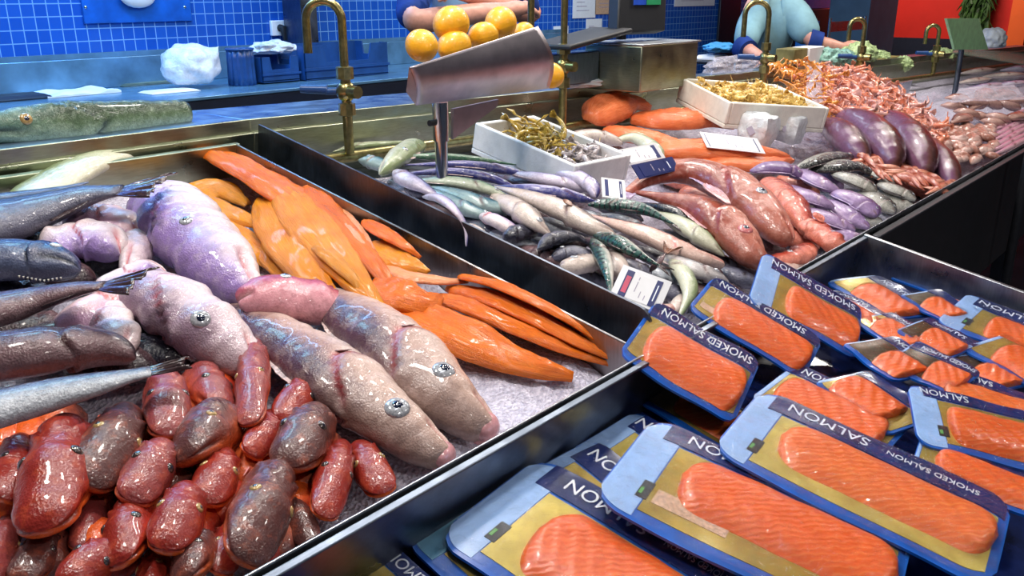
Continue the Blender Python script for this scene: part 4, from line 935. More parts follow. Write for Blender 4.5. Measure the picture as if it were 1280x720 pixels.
# ---------------------------------------------------------------- red snappers
GS = 'red snappers in the middle display'
fish('red_snapper', 'lower red snapper with purple ringed eye and open pink mouth', 'fish', 'cod', [(958, 330, -.02), (940, 318, -.01), (915, 290, .005), (875, 262, .012), (830, 248, .008), (795, 240, .0)], 31, 'snapper', GS, th=.68, dors='DL', eye=(.20, .10, 10), mouth=.13, gill=.36, ring='eye_red', finmat='fin_pink', pec=(.42, -.15, 60, 26, -6), fins=[('d', .35, .7, 8)], gape=1.4, Np=84, M=36)
fish('red_snapper', 'upper red snapper with pale ringed eye, tail toward the dark card', 'fish', 'cod', [(988, 304, -.01), (972, 288, .0), (940, 252, .018), (890, 222, .022), (845, 214, .016), (808, 226, .008), (785, 240, .0)], 32, 'snapper', GS, th=.66, dors='DL', eye=(.24, .05, 8), mouth=.12, gill=.38, finmat='fin_lilac', tail=(26, 12, .2), fins=[('d', .3, .6, 8)], gape=1.4, Np=84, M=36)
fish('red_snapper', 'dark red fish squeezed behind the upper red snapper', 'fish', 'head', [(1008, 292, -.03), (1000, 272, -.015), (985, 250, -.01), (962, 228, -.03)], 20, 'red_fish', GS, dors='UR', eye=None, gill=.4, wob=.08)
fish('scorpion_fish_head', 'knobbly red fish head hanging at the rim right of the snappers', 'fish head', 'gurnard', [(1058, 316, -.035), (1042, 304, -.02), (1022, 290, -.02), (1008, 282, -.03)], 20, 'red_fish', GS, dors='UR', eye=(.35, .3, 4), wob=.2, gill=.6, finmat='fin_red', pec=(.6, .1, 22, 16))
fish('scorpion_fish_head', 'small knobbly red fish head under the noses of the snappers', 'fish head', 'gurnard', [(960, 332, -.055), (978, 326, -.045), (998, 320, -.04), (1015, 308, -.05)], 15, 'red_fish', GS, dors='U', eye=(.3, .3, 4), wob=.2, gill=.6)
fish('scorpion_fish_head', 'pinkish fish head lowest at the rim below the snappers', 'fish head', 'gurnard', [(955, 342, -.065), (972, 338, -.055), (1000, 330, -.06)], 14, 'whiting_pink', GS, dors='U', eye=(.35, .3, 4), wob=.1, gill=.6)
# ---------------------------------------------------------------- flat fish
GP = 'purple grey soles'; GB = 'black soles'
for pts, hp, lab in (
    ([(1004, 222, -.01), (985, 212, .0), (960, 210, .0), (938, 214, -.015)], 14, 'plump purple sole nearest the upper snapper'),
    ([(1050, 240, -.02), (1032, 232, -.01), (1014, 222, -.008), (1000, 212, -.02)], 13, 'purple sole second in the row behind the snappers'),
    ([(1042, 260, -.025), (1025, 252, -.015), (1000, 242, -.012), (980, 232, -.025)], 14, 'purple sole lying lowest in front of the second one'),
    ([(1095, 270, -.035), (1078, 256, -.025), (1058, 246, -.02), (1040, 240, -.03)], 17, 'broad purple sole closest to the black soles'),
    ([(1068, 288, -.045), (1045, 278, -.035), (1022, 268, -.03), (1005, 262, -.04)], 14, 'purple sole along the front rim'),
    ([(1085, 285, -.05), (1065, 272, -.042), (1045, 258, -.038), (1030, 250, -.045)], 14, 'purple sole half under the broad one')):
    fish('sole', lab, 'fish', 'sole', pts, hp*1.25, 'sole_purple', GP, th=.42, dors='UR', mouth=.08, gill=.2, finmat='fin_lilac', eye=(.1, .3, 2.2), fins=[('d', .08, .92, 3.5), ('a', .15, .92, 3.5)], Np=40, M=24)
for pts, hp, lab in (
    ([(1066, 194, -.005), (1040, 196, .005), (1015, 203, .005), (990, 214, -.01)], 9, 'slim black sole on top beside the tuna halves'),
    ([(1095, 218, -.02), (1065, 208, -.008), (1035, 210, -.006), (1008, 214, -.02)], 13, 'long grey black sole just below the slim black one'),
    ([(1095, 240, -.025), (1078, 230, -.015), (1058, 222, -.012), (1040, 218, -.02)], 14, 'black sole with pale belly patch in the middle'),
    ([(1118, 232, -.03), (1108, 224, -.02), (1094, 216, -.018), (1080, 210, -.03)], 10, 'small black sole under the red mullets'),
    ([(1144, 250, -.035), (1130, 242, -.028), (1115, 236, -.025), (1100, 230, -.035)], 12, 'black sole farthest right at the rim'),
    ([(1118, 266, -.05), (1104, 255, -.04), (1090, 246, -.038), (1074, 240, -.045)], 14, 'mottled black sole at the rim')):
    fish('sole', lab, 'fish', 'sole', pts, hp*1.25, 'sole_black', GB, th=.42, dors='UR', mouth=.08, gill=.2, finmat='fin_dark', eye=(.1, .3, 2.2), fins=[('d', .08, .92, 3.5), ('a', .15, .92, 3.5)], Np=40, M=24)
GT = 'shiny purple brown tuna in the middle display'
for pts, hp, lab in (
    ([(1080, 200, -.005), (1066, 182, .012), (1048, 164, .015), (1030, 156, .0)], 18, 'leftmost shiny purple tuna, half behind the next'),
    ([(1118, 205, .0), (1104, 180, .025), (1080, 158, .032), (1045, 146, .015)], 22, 'biggest shiny purple tuna with pale glint'),
    ([(1158, 214, -.01), (1146, 186, .02), (1125, 162, .028), (1095, 146, .012)], 21, 'third shiny tuna right of the biggest'),
    ([(1192, 232, -.03), (1184, 212, -.01), (1172, 194, -.002), (1152, 174, -.01)], 15, 'small rightmost shiny tuna leaning on the third')):
    fish('small_tuna', lab, 'fish', 'tuna', pts, hp*1.1, 'bonito', GT, th=.85, dors='UR', mouth=0, gill=0, finmat='fin_brown', fins=[('d', .35, .6, 5)], Np=34, M=26)
# red mullets
rnd = random.Random(11); src = None
mu = []
for k in range(64):
    t = rnd.random(); s = rnd.random()
    x = 1070+t*112+s*4-3; y = 190+t*40+(s-.3)*22; h = -.03+.03*(1-abs(s-.4))+rnd.random()*.012-.012*t
    a = rnd.uniform(-.5, .9); l = rnd.uniform(13, 19)
    o = fish('red_mullet', 'small orange red mullet in the loose heap right of the black soles', 'fish', 'slender', [(x+l*math.cos(a), y+l*math.sin(a), h-.006), (x, y, h), (x-l*math.cos(a), y-l*math.sin(a), h-.006)], 5.6, 'mullet', 'red mullets in a loose heap', dors='U', single=True, Np=16, M=12)
# ---------------------------------------------------------------- packs of smoked salmon
# deepest first
pack('navy pack in the bottom middle showing only its white letters', (392, 742), (520, 860), (500, 688), (-.09, -.09, -.085), text_at=.06, lab=.03, text=('SALMON',), fil=(.3, .95, -.34, .1), sticker=False, endmat='pack_teal')
pack('teal ended pack under the front left salmon pack', (496, 672), (760, 900), (655, 566), (-.085, -.085, -.08), lab=.17, endmat='pack_teal', text=('SALMON', 'SMOKED'), fil=(.34, .96, -.3, .2))
pack('pack whose big white letters sit between the two front left packs', (642, 598), (830, 760), (728, 536), (-.085, -.085, -.078), lab=.08, text=('SALMON',), text_at=.08, band_h=.40, fil=(.3, .96, -.34, .0), ts=.15, sticker=False)
pack('pack with bright yellow panel at the back wall of the tray', (706, 566), (860, 668), (770, 497), (-.088, -.085, -.080), lab=.16, fil=(.42, .96, -.4, .1), band_h=.28, text_at=.10, ts=.13, sticker=False, gmat='pack_yellow')
pack('large front left pack with deep orange salmon and light blue end', (541, 672), (830, 872), (688, 577), (-.068, -.07, -.06), lab=.17, fil=(.27, .98, -.36, .24), text=('SALMON', 'SMOKED SALMON'), text_at=.20, band_h=.24, gmat='pack_yellow')
pack('blue pack mostly hidden under the salmon pack by the divider end', (792, 500), (940, 590), (860, 456), (-.09, -.09, -.085), lab=.05, endmat='pack_blue', text=None, fil=(.2, .9, -.35, .2), sticker=False)
pack('pack with gold corner beside the end of the divider plate', (771, 445), (916, 532), (846, 391), (.000, -.050, .010), lab=.03, endmat='pack_blue', fil=(.12, .97, -.42, .25), band_h=.23, text=('SMOKED SALMON',), text_at=.1, ts=.085, sticker=False)
pack('pack second from the divider end along the back wall', (857, 388), (1004, 474), (918, 359), (.004, -.045, .012), lab=.03, endmat='pack_blue', fil=(.16, .98, -.42, .27), band_h=.21, text=('SMOKED SALMON',), text_at=.08, ts=.085, strip=True, sticker=False)
pack('pack with pale silvery end in the corner below the pink fish head', (935, 376), (1072, 452), (992, 336), (.006, -.055, .012), lab=.20, endmat='pack_light', fil=(.3, .98, -.40, .2), band_h=.24, text=('SMOKED SALMON',), text_at=.1, ts=.085, sticker=False)
pack('small pack with green gold end right of the silvery ended one', (1003, 374), (1082, 418), (1036, 355), (-.055, -.055, -.05), lab=.05, fil=(.25, .98, -.4, .25), band_h=.24, text=('SALMON',), ts=.08, sticker=False)
pack('pack at the back right with orange fillet and green gold end', (1030, 352), (1108, 402), (1068, 325), (-.055, -.055, -.05), lab=.04, fil=(.28, .98, -.42, .22), band_h=.26, text=('SMOKED SALMON',), ts=.08, sticker=False)
pack('pack lying against the right side wall', (1108, 345), (1250, 402), (1150, 330), (-.075, -.075, -.07), lab=.06, fil=(.3, .96, -.42, .15), band_h=.4, text=('SMOKED SALMON',), ts=.10, sticker=False)
pack('short pack with brown panel in the second row by the side wall', (1122, 371), (1180, 404), (1158, 355), (-.04, -.04, -.035), lab=.04, fil=(.35, .98, -.42, .22), band_h=.26, text=None, sticker=False, gmat='pack_gold_shaded')
pack('small orange pack in the middle of the second row', (1064, 400), (1128, 440), (1098, 380), (-.045, -.045, -.04), lab=.03, fil=(.22, .98, -.42, .24), band_h=.26, text=('SALMON',), ts=.08, sticker=False)
pack('pack with square brown window in the second row', (1118, 414), (1184, 450), (1152, 392), (-.032, -.034, -.028), lab=.03, fil=(.32, .98, -.42, .22), band_h=.24, text=('SALMON',), ts=.08, sticker=False, gmat='pack_gold_shaded')
pack('pack with light blue folded end right of the square brown window', (1168, 404), (1310, 462), (1225, 372), (-.035, -.035, -.03), lab=.22, fil=(.36, .98, -.40, .2), band_h=.26, text=('SALMON',), ts=.08, sticker=True)
pack('pack with yellow green corner at the right edge', (1200, 435), (1320, 502), (1252, 408), (-.03, -.03, -.025), lab=.04, fil=(.2, .98, -.42, .25), band_h=.22, text=('SMOKED SALMON',), ts=.08, sticker=False)
pack('small pack with dark gold corner left of the yellow green cornered one', (1178, 448), (1240, 490), (1208, 420), (-.04, -.04, -.036), lab=.03, fil=(.4, .98, -.4, .2), band_h=.24, text=None, sticker=False, gmat='pack_gold_shaded')
pack('pack with large dark brown window in the middle', (1050, 432), (1116, 478), (1096, 405), (-.028, -.03, -.024), lab=.03, fil=(.45, .98, -.42, .22), band_h=.24, text=('SALMON',), ts=.08, sticker=False, gmat='pack_gold_shaded')
pack('pack with the darkest brown end in front of the square window', (1104, 452), (1190, 496), (1142, 426), (-.022, -.024, -.018), lab=.03, fil=(.48, .98, -.42, .25), band_h=.22, text=('SMOKED SALMON',), ts=.08, sticker=False, gmat='pack_gold_shaded')
pack('orange pack lying below the dark brown window', (1014, 480), (1106, 546), (1060, 446), (-.04, -.04, -.035), lab=.04, fil=(.1, .80, -.42, .25), band_h=.22, text=None, sticker=False)
pack('pack with pale orange fillet at the right edge behind the folded end', (1160, 500), (1300, 545), (1186, 462), (-.03, -.03, -.025), lab=.03, fil=(.12, .98, -.42, .25), band_h=.22, text=('SALMON',), text_at=.2, ts=.08, sticker=False, fmat_='salmon_flesh_pale')
pack('pack with curled light end label standing up at the right', (1148, 555), (1320, 596), (1166, 486), (-.02, -.02, .005), lab=.22, fil=(.26, .98, -.40, .25), band_h=.18, text=('SALMON',), text_at=.1, ts=.08)
pack('pack with gold tip and deep orange salmon at the right edge', (1138, 586), (1320, 660), (1170, 545), (-.03, -.03, -.025), lab=.03, fil=(.14, .98, -.42, .28), band_h=.2, text=('SALMON',), ts=.07, sticker=False)
pack('pack with bright orange salmon directly above the big front pack', (934, 500), (1092, 585), (1002, 456), (-.045, -.05, -.04), lab=.04, fil=(.08, .92, -.40, .28), band_h=.20, text=('SMOKED SALMON',), text_at=.1, ts=.08, sticker=False)
pack('biggest front pack with pale salmon on a yellow gold panel', (885, 566), (1240, 742), (956, 487), (-.022, -.03, -.018), lab=.13, fil=(.18, .975, -.27, .26), band_h=.23, text=('SALMON', 'SMOKED SALMON'), text_at=.14, ts=.12, fmat_='salmon_flesh_pale', gmat='pack_yellow')
pack('front middle pack with rounded pale blue end and brown label strip', (735, 624), (1110, 812), (838, 530), (-.03, -.04, -.026), lab=.15, fil=(.22, .98, -.24, .29), band_h=.2, text=('SALMON', 'SMOKED SALMON'), text_at=.17, ts=.11, strip=True)
# ---------------------------------------------------------------- copies
def copies(src, places, labels, group):
    """copies of a one-mesh thing; places: (location, matrix3, scale)"""
    out = []
    for k, (loc, mt, sc) in enumerate(places):
        o = src if k == 0 else src.copy()
        if k: COL.objects.link(o)
        o.matrix_world = Matrix.Translation(loc) @ mt.to_4x4() @ Matrix.Scale(sc, 4)
        tag(o, labels if isinstance(labels, str) else labels[k], src['category'], group); out.append(o)
    return out
def frame(yaw, pitch=0, roll=0):
    B = Matrix((TX, TY, TN)).transposed()
    return B @ Matrix.Rotation(yaw, 3, 'Z') @ Matrix.Rotation(pitch, 3, 'Y') @ Matrix.Rotation(roll, 3, 'X')
def prawn_mesh(name, mat, L=.075, curl=200, r=.0072, claws=False):
    """curled segmented tail, tail fan, pointed head with feelers"""
    mb = MB(); n = 22; pts, rs = [], []
    R_ = L/R(curl) if curl else 1
    for i in range(n):
        t = i/(n-1); a = R(curl)*t
        pts.append(V((R_*math.sin(a), R_*(1-math.cos(a)), 0)) if curl > 30 else V((L*t, L*.1*t*t, 0)))
        seg = 1+.10*abs(math.sin(t*7*math.pi))
        rs.append(r*(.25+.85*min(1, t*4) if t < .25 else 1.1-.75*(t-.25)/.75)*seg)
    mb.tube(pts, rs, 10)
    e = pts[-1]; d = (pts[-1]-pts[-2]).normalized(); s = V((0, 0, 1)); q = d.cross(s)
    for g in (-.7, 0, .7):
        w = (d+s*g).normalized(); mb.box(e+w*r*.9, w, s.cross(w).normalized() if abs(w.dot(s)) < .95 else q, w.cross(q).normalized(), r*2.2, r*.3, r*.9)
    h = pts[0]; hd = (pts[0]-pts[2]).normalized()
    for g in (-1, 1):
        mb.tube([h, h+hd*r*2+s*g*r, h+hd*r*3.5+s*g*r*3+q*r], [r*.12, r*.1, r*.05], 5)
        mb.ball(pts[2]+s*g*r*.7-q*0, r*.22, n=8, m=6)
        if claws:
            mb.tube([pts[3]+s*g*r*.6, pts[2]+hd*L*.25+s*g*r*2.2, h+hd*L*.5+s*g*r*1.6], [r*.3, r*.32, r*.3], 6)
            c = h+hd*L*.5+s*g*r*1.6; mb.tube([c, c+hd*L*.14+s*g*r*.5, c+hd*L*.34], [r*.3, r*.55, r*.1], 6)
    for k in range(5):
        p = pts[4+k*2]
        for g in (-1, 1): mb.tube([p+s*g*r*.5, p+s*g*r*1.1+(V((R_*0, R_, 0))-p).normalized()*r*1.5 if curl > 30 else p+s*g*r*1.5], [r*.14, r*.05], 5)
    o = mb.build(name, MT[mat], base=(0, 0, 0)); return o
def inpoly(x, y, P):
    c = False; j = len(P)-1
    for i in range(len(P)):
        if (P[i][1] > y) != (P[j][1] > y) and x < (P[j][0]-P[i][0])*(y-P[i][1])/(P[j][1]-P[i][1])+P[i][0]: c = not c
        j = i
    return c
def scatter(n, P, hf, rnd, ymin=0):
    xs = [p[0] for p in P]; ys = [p[1] for p in P]; out = []
    while len(out) < n:
        x, y = rnd.uniform(min(xs), max(xs)), rnd.uniform(min(ys), max(ys))
        if inpoly(x, y, P): out.append((x, y, hf(x, y)))
    return out
rnd = random.Random(21)
def rframe(): return frame(rnd.uniform(0, 6.28), rnd.uniform(-.5, .5), rnd.uniform(-.6, .6))
# ---------------------------------------------------------------- polystyrene boxes
def polybox(label, A, B, C, D, h, depth, mat, th=.014):
    a, b, c, d = [HT(*p, hh) for p, hh in zip((A, B, C, D), h)]
    # square the box up
    X = (b-a).normalized(); Yv = (d-a); Yv = (Yv-X*Yv.dot(X)); W = (Yv.length+((c-b)-X*(c-b).dot(X)).length)/2; Yv.normalize(); Zv = X.cross(Yv); L = ((b-a).length+(c-d).length)/2
    if Zv.dot(TN) < 0: Zv = -Zv
    o = a
    r = empty('polystyrene_box', o+X*L/2+Yv*W/2-Zv*depth, label, 'box', None)
    P = lambda x, y, z: o+X*x+Yv*y+Zv*z
    MB().box(P(L/2, W/2, -depth+th/2), X, Yv, Zv, L, W, th).build('box_base', MT[mat], r, bevel=.003)
    for nm, cx, cy, sx, sy in (('long_wall', L/2, th/2, L, th), ('long_wall', L/2, W-th/2, L, th), ('end_wall', th/2, W/2, th, W-2*th), ('end_wall', L-th/2, W/2, th, W-2*th)):
        MB().box(P(cx, cy, -depth/2+th/2), X, Yv, Zv, sx, sy, depth-th).build(nm, MT[mat], r, bevel=.004)
    return r, P, L, W
b1, P1, L1, W1 = polybox('white foam box of langoustines behind the slim fish', (594, 153), (716, 206), (778, 187), (650, 138), (.035, .03, .03, .035), .085, 'poly')
b2, P2, L2, W2 = polybox('white foam box full of yellow shrimps near the tuna', (851, 97), (924, 134), (985, 101), (901, 86), (.10, .10, .10, .10), .085, 'poly_cream')
src = prawn_mesh('langoustine', 'langoustine', .10, 120, .009, True); src['category'] = 'langoustine'
pl = []
for k in range(34):
    u, v = rnd.uniform(.12, .62), rnd.uniform(.2, .82); pl.append((P1(u*L1, v*W1, -.045+rnd.random()*.034), rframe(), rnd.uniform(.8, 1.1)))
copies(src, pl, 'olive yellow langoustine piled at the back of the foam box behind the slim fish', 'olive langoustines in the foam box')
src = prawn_mesh('langoustine', 'langoustine_grey', .08, 150, .008, True); src['category'] = 'langoustine'
pl = [(P1(rnd.uniform(.62, .84)*L1, rnd.uniform(.28, .72)*W1, -.045+rnd.random()*.034), rframe(), rnd.uniform(.8, 1.1)) for k in range(26)]
copies(src, pl, 'grey lilac langoustine at the front of the foam box behind the slim fish', 'grey langoustines in the foam box')
src = prawn_mesh('yellow_shrimp', 'shrimp_yellow', .05, 210, .0068); src['category'] = 'shrimp'
pl = [(P2(rnd.uniform(.1, .9)*L2, rnd.uniform(.12, .88)*W2, -.030+rnd.random()*.034), rframe(), rnd.uniform(.9, 1.25)) for k in range(190)]
copies(src, pl, 'small yellow shrimp heaped in the foam box near the tuna', 'yellow shrimps in the foam box')
# ---------------------------------------------------------------- prawn pile, langoustines, crabs
PP = [(1010, 84), (1040, 78), (1085, 90), (1125, 116), (1162, 145), (1182, 178), (1172, 192), (1150, 170), (1105, 148), (1040, 142), (1018, 140)]
def ph(x, y): return .015+.045*max(0, 1-((x-1075-(y-120)*.6)/75)**2)*max(0, 1-((y-118)/60)**2)-.02
src = prawn_mesh('pink_prawn', 'prawn_pink', .085, 170, .0085); src['category'] = 'prawn'
pl = [(HT(x, y, h+rnd.random()*.02), rframe(), rnd.uniform(.85, 1.25)) for x, y, h in scatter(170, PP, ph, rnd)]
copies(src, pl, 'pale pink prawn in the big prawn heap behind the tuna', 'pale pink prawns in the heap')
src = prawn_mesh('orange_prawn', 'prawn', .085, 150, .0085); src['category'] = 'prawn'
pl = [(HT(x, y, h+rnd.random()*.02), rframe(), rnd.uniform(.85, 1.25)) for x, y, h in scatter(190, PP, ph, rnd)]
copies(src, pl, 'orange pink prawn in the big prawn heap behind the tuna', 'orange pink prawns in the heap')
LP = [(988, 88), (1030, 84), (1036, 140), (1010, 146), (990, 140)]
src = prawn_mesh('orange_langoustine', 'crab_orange', .10, 90, .0095, True); src['category'] = 'langoustine'
pl = [(HT(x, y, .03+rnd.random()*.03), rframe(), rnd.uniform(.8, 1.1)) for x, y, h in scatter(44, LP, lambda x, y: 0, rnd)]
copies(src, pl, 'brown orange langoustine in the clear bag right of the yellow shrimp box', 'langoustines in the clear bag')
def bagsheet(name, label, pts, bulge, mat='bag_clear', cat='bag', seed=1):
    """crumpled plastic over four corners"""
    a, b, c, d = pts; n = (b-a).cross(d-a).normalized()
    if n.dot(TN) < 0: n = -n
    def f(u, v):
        p = a.lerp(b, u).lerp(d.lerp(c, u), v); return p+n*(bulge*math.sin(math.pi*u)*math.sin(math.pi*v)+bulge*.35*noise.noise(V((u*5, v*5, seed)))+bulge*.2*noise.noise(V((u*13, v*13, seed))))
    return tag(MB().sheet(f, 36, 30).build(name, MT[mat], solid=.0008), label, cat)
bagsheet('plastic_bag', 'clear plastic bag edge around the brown orange langoustines', [HT(1008, 147, .06), HT(1030, 143, .06), HT(1026, 82, .07), HT(1008, 82, .07)], .012, seed=4)
for k, (x, y, s, lab) in enumerate(((968, 84, 15, 'orange brown crab behind the yellow shrimp box, left one'), (984, 92, 14, 'orange crab beside the bag of langoustines'), (992, 78, 11, 'pale orange crab at the back by the slim tap'))):
    c = HT(x, y, .05); s = m_of(c, s); r = empty('crab', c-TN*s*.4, lab, 'crab', 'crabs at the back of the display')
    def shell(u, v, c=c, s=s, k=k):
        t, p = v*math.pi, u*2*math.pi; q = V((math.cos(p)*math.sin(t), math.sin(p)*math.sin(t), math.cos(t)))
        rr = 1+.12*noise.noise(q*3+V((k, 0, 0)))+.05*math.sin(p*9)*math.sin(t)
        return c+TX*(q.x*s*rr)+TY*(q.y*s*.75*rr)+TN*(q.z*s*.45*rr)
    MB().sheet(shell, 30, 14).build('shell', MT['crab_orange'], r)
    for g in (-1, 1):
        for j in range(4):
            a = R(-40+j*27); d = (TX*g*math.cos(a)+TY*math.sin(a))
            MB().tube([c+d*s*.8, c+d*s*1.3+TN*s*.3, c+d*s*1.8-TN*s*.3], [s*.13, s*.11, s*.03], 7).build('leg', MT['crab_orange'], r)
        MB().tube([c+TX*g*s*.6-TY*s*.6, c+TX*g*s*.9-TY*s*1.1, c+TX*g*s*.4-TY*s*1.4], [s*.16, s*.26, s*.05], 9).build('claw', MT['prawn'], r)
# ---------------------------------------------------------------- squid and cuttlefish on the far right
G = 'brown cuttlefish in the far heap'
for k, (x, y) in enumerate([(1190, 132), (1200, 148), (1212, 128), (1222, 144), (1236, 128), (1246, 146), (1258, 130), (1268, 146), (1195, 122), (1228, 118), (1252, 118), (1272, 126), (1206, 140), (1240, 152), (1222, 130)]):
    h = .0+.03*rnd.random(); a = rnd.uniform(-.9, .3)
    fish('cuttlefish', 'brown cuttlefish in the far heap under the lilac plastic sheet', 'cuttlefish', 'sole', [(x+14*math.cos(a), y+9*math.sin(a)+4, h-.02), (x, y, h), (x-14*math.cos(a), y-9*math.sin(a), h-.01)], 10, 'cuttle', G, th=.55, dors='U', single=True, eye=None, Np=18, M=14, wob=.12)
G = 'baby squid in the near right heap'
for k in range(56):
    t, s = rnd.random(), rnd.random(); x = 1172+t*66+s*8; y = 160+s*44-t*6; h = -.02+.03*(1-abs(s-.4)*1.4)*(1-abs(t-.5)); a = rnd.uniform(0, 6.28)
    fish('baby_squid', 'pinkish baby squid in the heap right of the rightmost tuna', 'squid', 'sole', [(x+10*math.cos(a), y+6*math.sin(a), h-.012), (x, y, h), (x-10*math.cos(a), y-6*math.sin(a), h-.012)], 7.5, 'baby_squid', G, th=.6, dors='U', single=True, eye=None, Np=14, M=12, wob=.16)
G = 'long pink squid at the far right rim'
for k in range(9):
    y = 150+k*4.2; x = 1240+(k % 3)*3
    fish('long_squid', 'long pink violet squid stacked at the far right rim', 'squid', 'slender', [(x-6, y+10, -.02), (x+14, y+2, -.005), (x+46, y-16, -.01)], 4.5, 'squid_pink', G, th=.8, dors='U', single=True, eye=None, Np=18, M=12)
bagsheet('plastic_sheet', 'lilac white plastic sheet draped over the brown cuttlefish', [HT(1186, 128, .035), HT(1285, 124, .035), HT(1268, 106, .045), HT(1200, 110, .045)], .012, 'bag_clear', 'sheet', 9)
G = 'lilac silver fish at the far end of the display'
for k, (x0, y0, x1, y1) in enumerate([(1196, 104, 1240, 98), (1205, 112, 1262, 104), (1228, 96, 1285, 92), (1240, 108, 1290, 102), (1200, 92, 1245, 86), (1250, 88, 1295, 84)]):
    fish('whole_fish', 'lilac silver fish lying at the far end beyond the cuttlefish', 'fish', 'slender', [(x0, y0, -.03), ((x0+x1)/2, (y0+y1)/2, -.015), (x1, y1, -.03)], 6, 'lilac_fish' if k % 2 else 'whiting', G, dors='U', single=True, eye=None, Np=18, M=12)
# ---------------------------------------------------------------- salmon sides at the back
GB = 'plain orange salmon sides at the back of the display'
for k, (pts, hp, lab, roll) in enumerate((
    ([(738, 150, -.02), (758, 136, .0), (785, 128, .005), (812, 134, -.01)], 18, 'left orange salmon side with rolled end by the second tap', 10),
    ([(790, 150, -.03), (830, 152, -.012), (875, 150, -.01), (915, 158, -.03)], 19, 'middle orange salmon side behind the price cards', -5),
    ([(755, 165, -.045), (800, 172, -.03), (840, 182, -.03), (870, 196, -.045)], 15, 'lower orange salmon side beside the tilted white card', 0),
    ([(815, 190, -.035), (860, 188, -.015), (920, 190, -.012), (985, 196, -.035)], 17, 'long orange salmon side under the long price card', 0),
    ([(860, 205, -.045), (900, 204, -.03), (950, 206, -.03), (990, 200, -.045)], 13, 'front orange salmon side above the snappers', 0),
    ([(845, 150, -.01), (880, 140, .0), (905, 140, .0), (930, 152, -.02)], 12, 'short orange salmon side against the yellow shrimp box', 0))):
    fillet('salmon_fillet', lab, 'fillet', pts, hp*1.45, 'salmon_back', GB, roll=roll, seed=30+k, th=.5)
mf('pale cream fish right of the langoustine box', [(778, 180, -.02), (755, 172, -.01), (735, 170, -.01), (705, 176, -.02)], 12, 'whiting', 'head', eye=None, dors='U')
mf('green backed pale fish beside the tilted white card', [(828, 200, -.02), (812, 182, -.01), (790, 172, -.006), (762, 178, -.02)], 12, 'green_pale', eye=None, dors='U')
mf('pinkish fish between the box corner and the upright card', [(775, 212, -.02), (750, 206, -.015), (725, 208, -.015), (700, 214, -.03)], 11, 'whiting_pink', eye=None, dors='U')
# ---------------------------------------------------------------- white packs of ice by the shrimp box
for k, (x, y, s, lab, c) in enumerate(((948, 163, 24, 'white plastic pack with green mark right below the yellow shrimp box', 'sticker_green'), (988, 160, 20, 'white plastic pack with yellow mark left of the leftmost tuna', 'lemon'))):
    c0 = HT(x, y, .02); s = m_of(c0, s); r = empty('plastic_pack', c0-TN*s*.5, lab, 'pack', 'white plastic packs near the tuna')
    def f(u, v, c0=c0, s=s, k=k):
        t, p = v*math.pi, u*2*math.pi; q = V((math.cos(p)*math.sin(t), math.sin(p)*math.sin(t), math.cos(t)))
        m_ = 1/max(abs(q.x), abs(q.y)*.9, abs(q.z)*.7)**.6; rr = m_*(1+.12*noise.noise(q*2.5+V((k*5, 0, 0))))
        return c0+TX*(q.x*s*rr)+TY*(q.y*s*.8*rr)+TN*(q.z*s*.75*rr)
    MB().sheet(f, 36, 18).build('bag', MT['bag_white'], r)
    n = (CAM-c0).normalized(); n = (n+TN*.2).normalized(); a = (TX-n*TX.dot(n)).normalized(); b = n.cross(a)
    MB().box(c0+n*s*.93+a*s*.1+b*s*.1, a, b, n, s*.34, s*.5, s*.04).build('printed_mark', MT[c], r)
    MB().box(c0+n*s*.93-a*s*.45+b*s*.05, a, b, n, s*.3, s*.42, s*.04).build('printed_mark', MT['print_grey'], r)
# ---------------------------------------------------------------- price cards
def card(label, A, B, D, h, bands=(.13, .28, .74, .86), red=True, navy=False):
    a, b, d = HT(*A, h[0]), HT(*B, h[1]), HT(*D, h[2]); X = b-a; L = X.length; X.normalize(); Y = d-a; Y = Y-X*Y.dot(X); W = Y.length; Y.normalize(); Z = X.cross(Y)
    if Z.dot(CAM-a) < 0: Z = -Z
    P = lambda u, v, z: a+X*(u*L)+Y*(v*W)+Z*z
    r = empty('price_card', P(.5, 0, 0), label, 'price card', 'price cards stuck among the fish')
    def rect(nm, u0, u1, v0, v1, z0, z1, mat, par=r): return MB().box(P((u0+u1)/2, (v0+v1)/2, (z0+z1)/2), X, Y, Z, (u1-u0)*L, (v1-v0)*W, z1-z0).build(nm, MT[mat], par, smooth=False)
    rect('sleeve', 0, 1, 0, 1, -.002, 0, 'card_navy' if navy else 'card_plastic')
    rect('paper', bands[0], bands[3], .08, .9, 0, .0006, 'card_navy' if navy else 'paper')
    b0 = rect('printed_band', bands[0], bands[1], .08, .9, .0006, .001, 'card_navy'); rect('printed_band', bands[2], bands[3], .08, .9, .0006, .001, 'card_navy')
    if red: rect('printed_block', lerp(bands[0], bands[1], .2), lerp(bands[0], bands[1], .85), .2, .72, .001, .0013, 'card_red', b0)
    for k, (u, v, l) in enumerate(((.4, .55, .2), (.4, .4, .14), (.52, .3, .2), (.62, .25, .15), (.4, .75, .1))):
        rect('printed_line', u, u+.018, v-l/2, v+l/2, .0006, .0009, 'print_grey')
    rect('printed_line', .79, .812, .25, .75, .001, .0013, 'letter_white')
    return r
card('front price card with navy bands and red block beside the divider end', (762, 368), (823, 391), (781, 331), (-.01, -.015, .035))
card('tilted white price card left of the salmon sides', (783, 207), (832, 197), (768, 188), (.0, .0, .03), bands=(.1, .12, .8, .9), red=False)
card('long white price card lying on the orange salmon sides', (884, 184), (957, 192), (868, 164), (.015, .01, .04), bands=(.05, .07, .9, .92), red=False)
card('small upright price card with blue edge above the green mackerel', (753, 246), (783, 250), (756, 222), (.01, .01, .035), red=False)
card('dark navy price card at the tail of the upper snapper', (800, 224), (850, 212), (806, 203), (.03, .03, .055), navy=True, red=False)
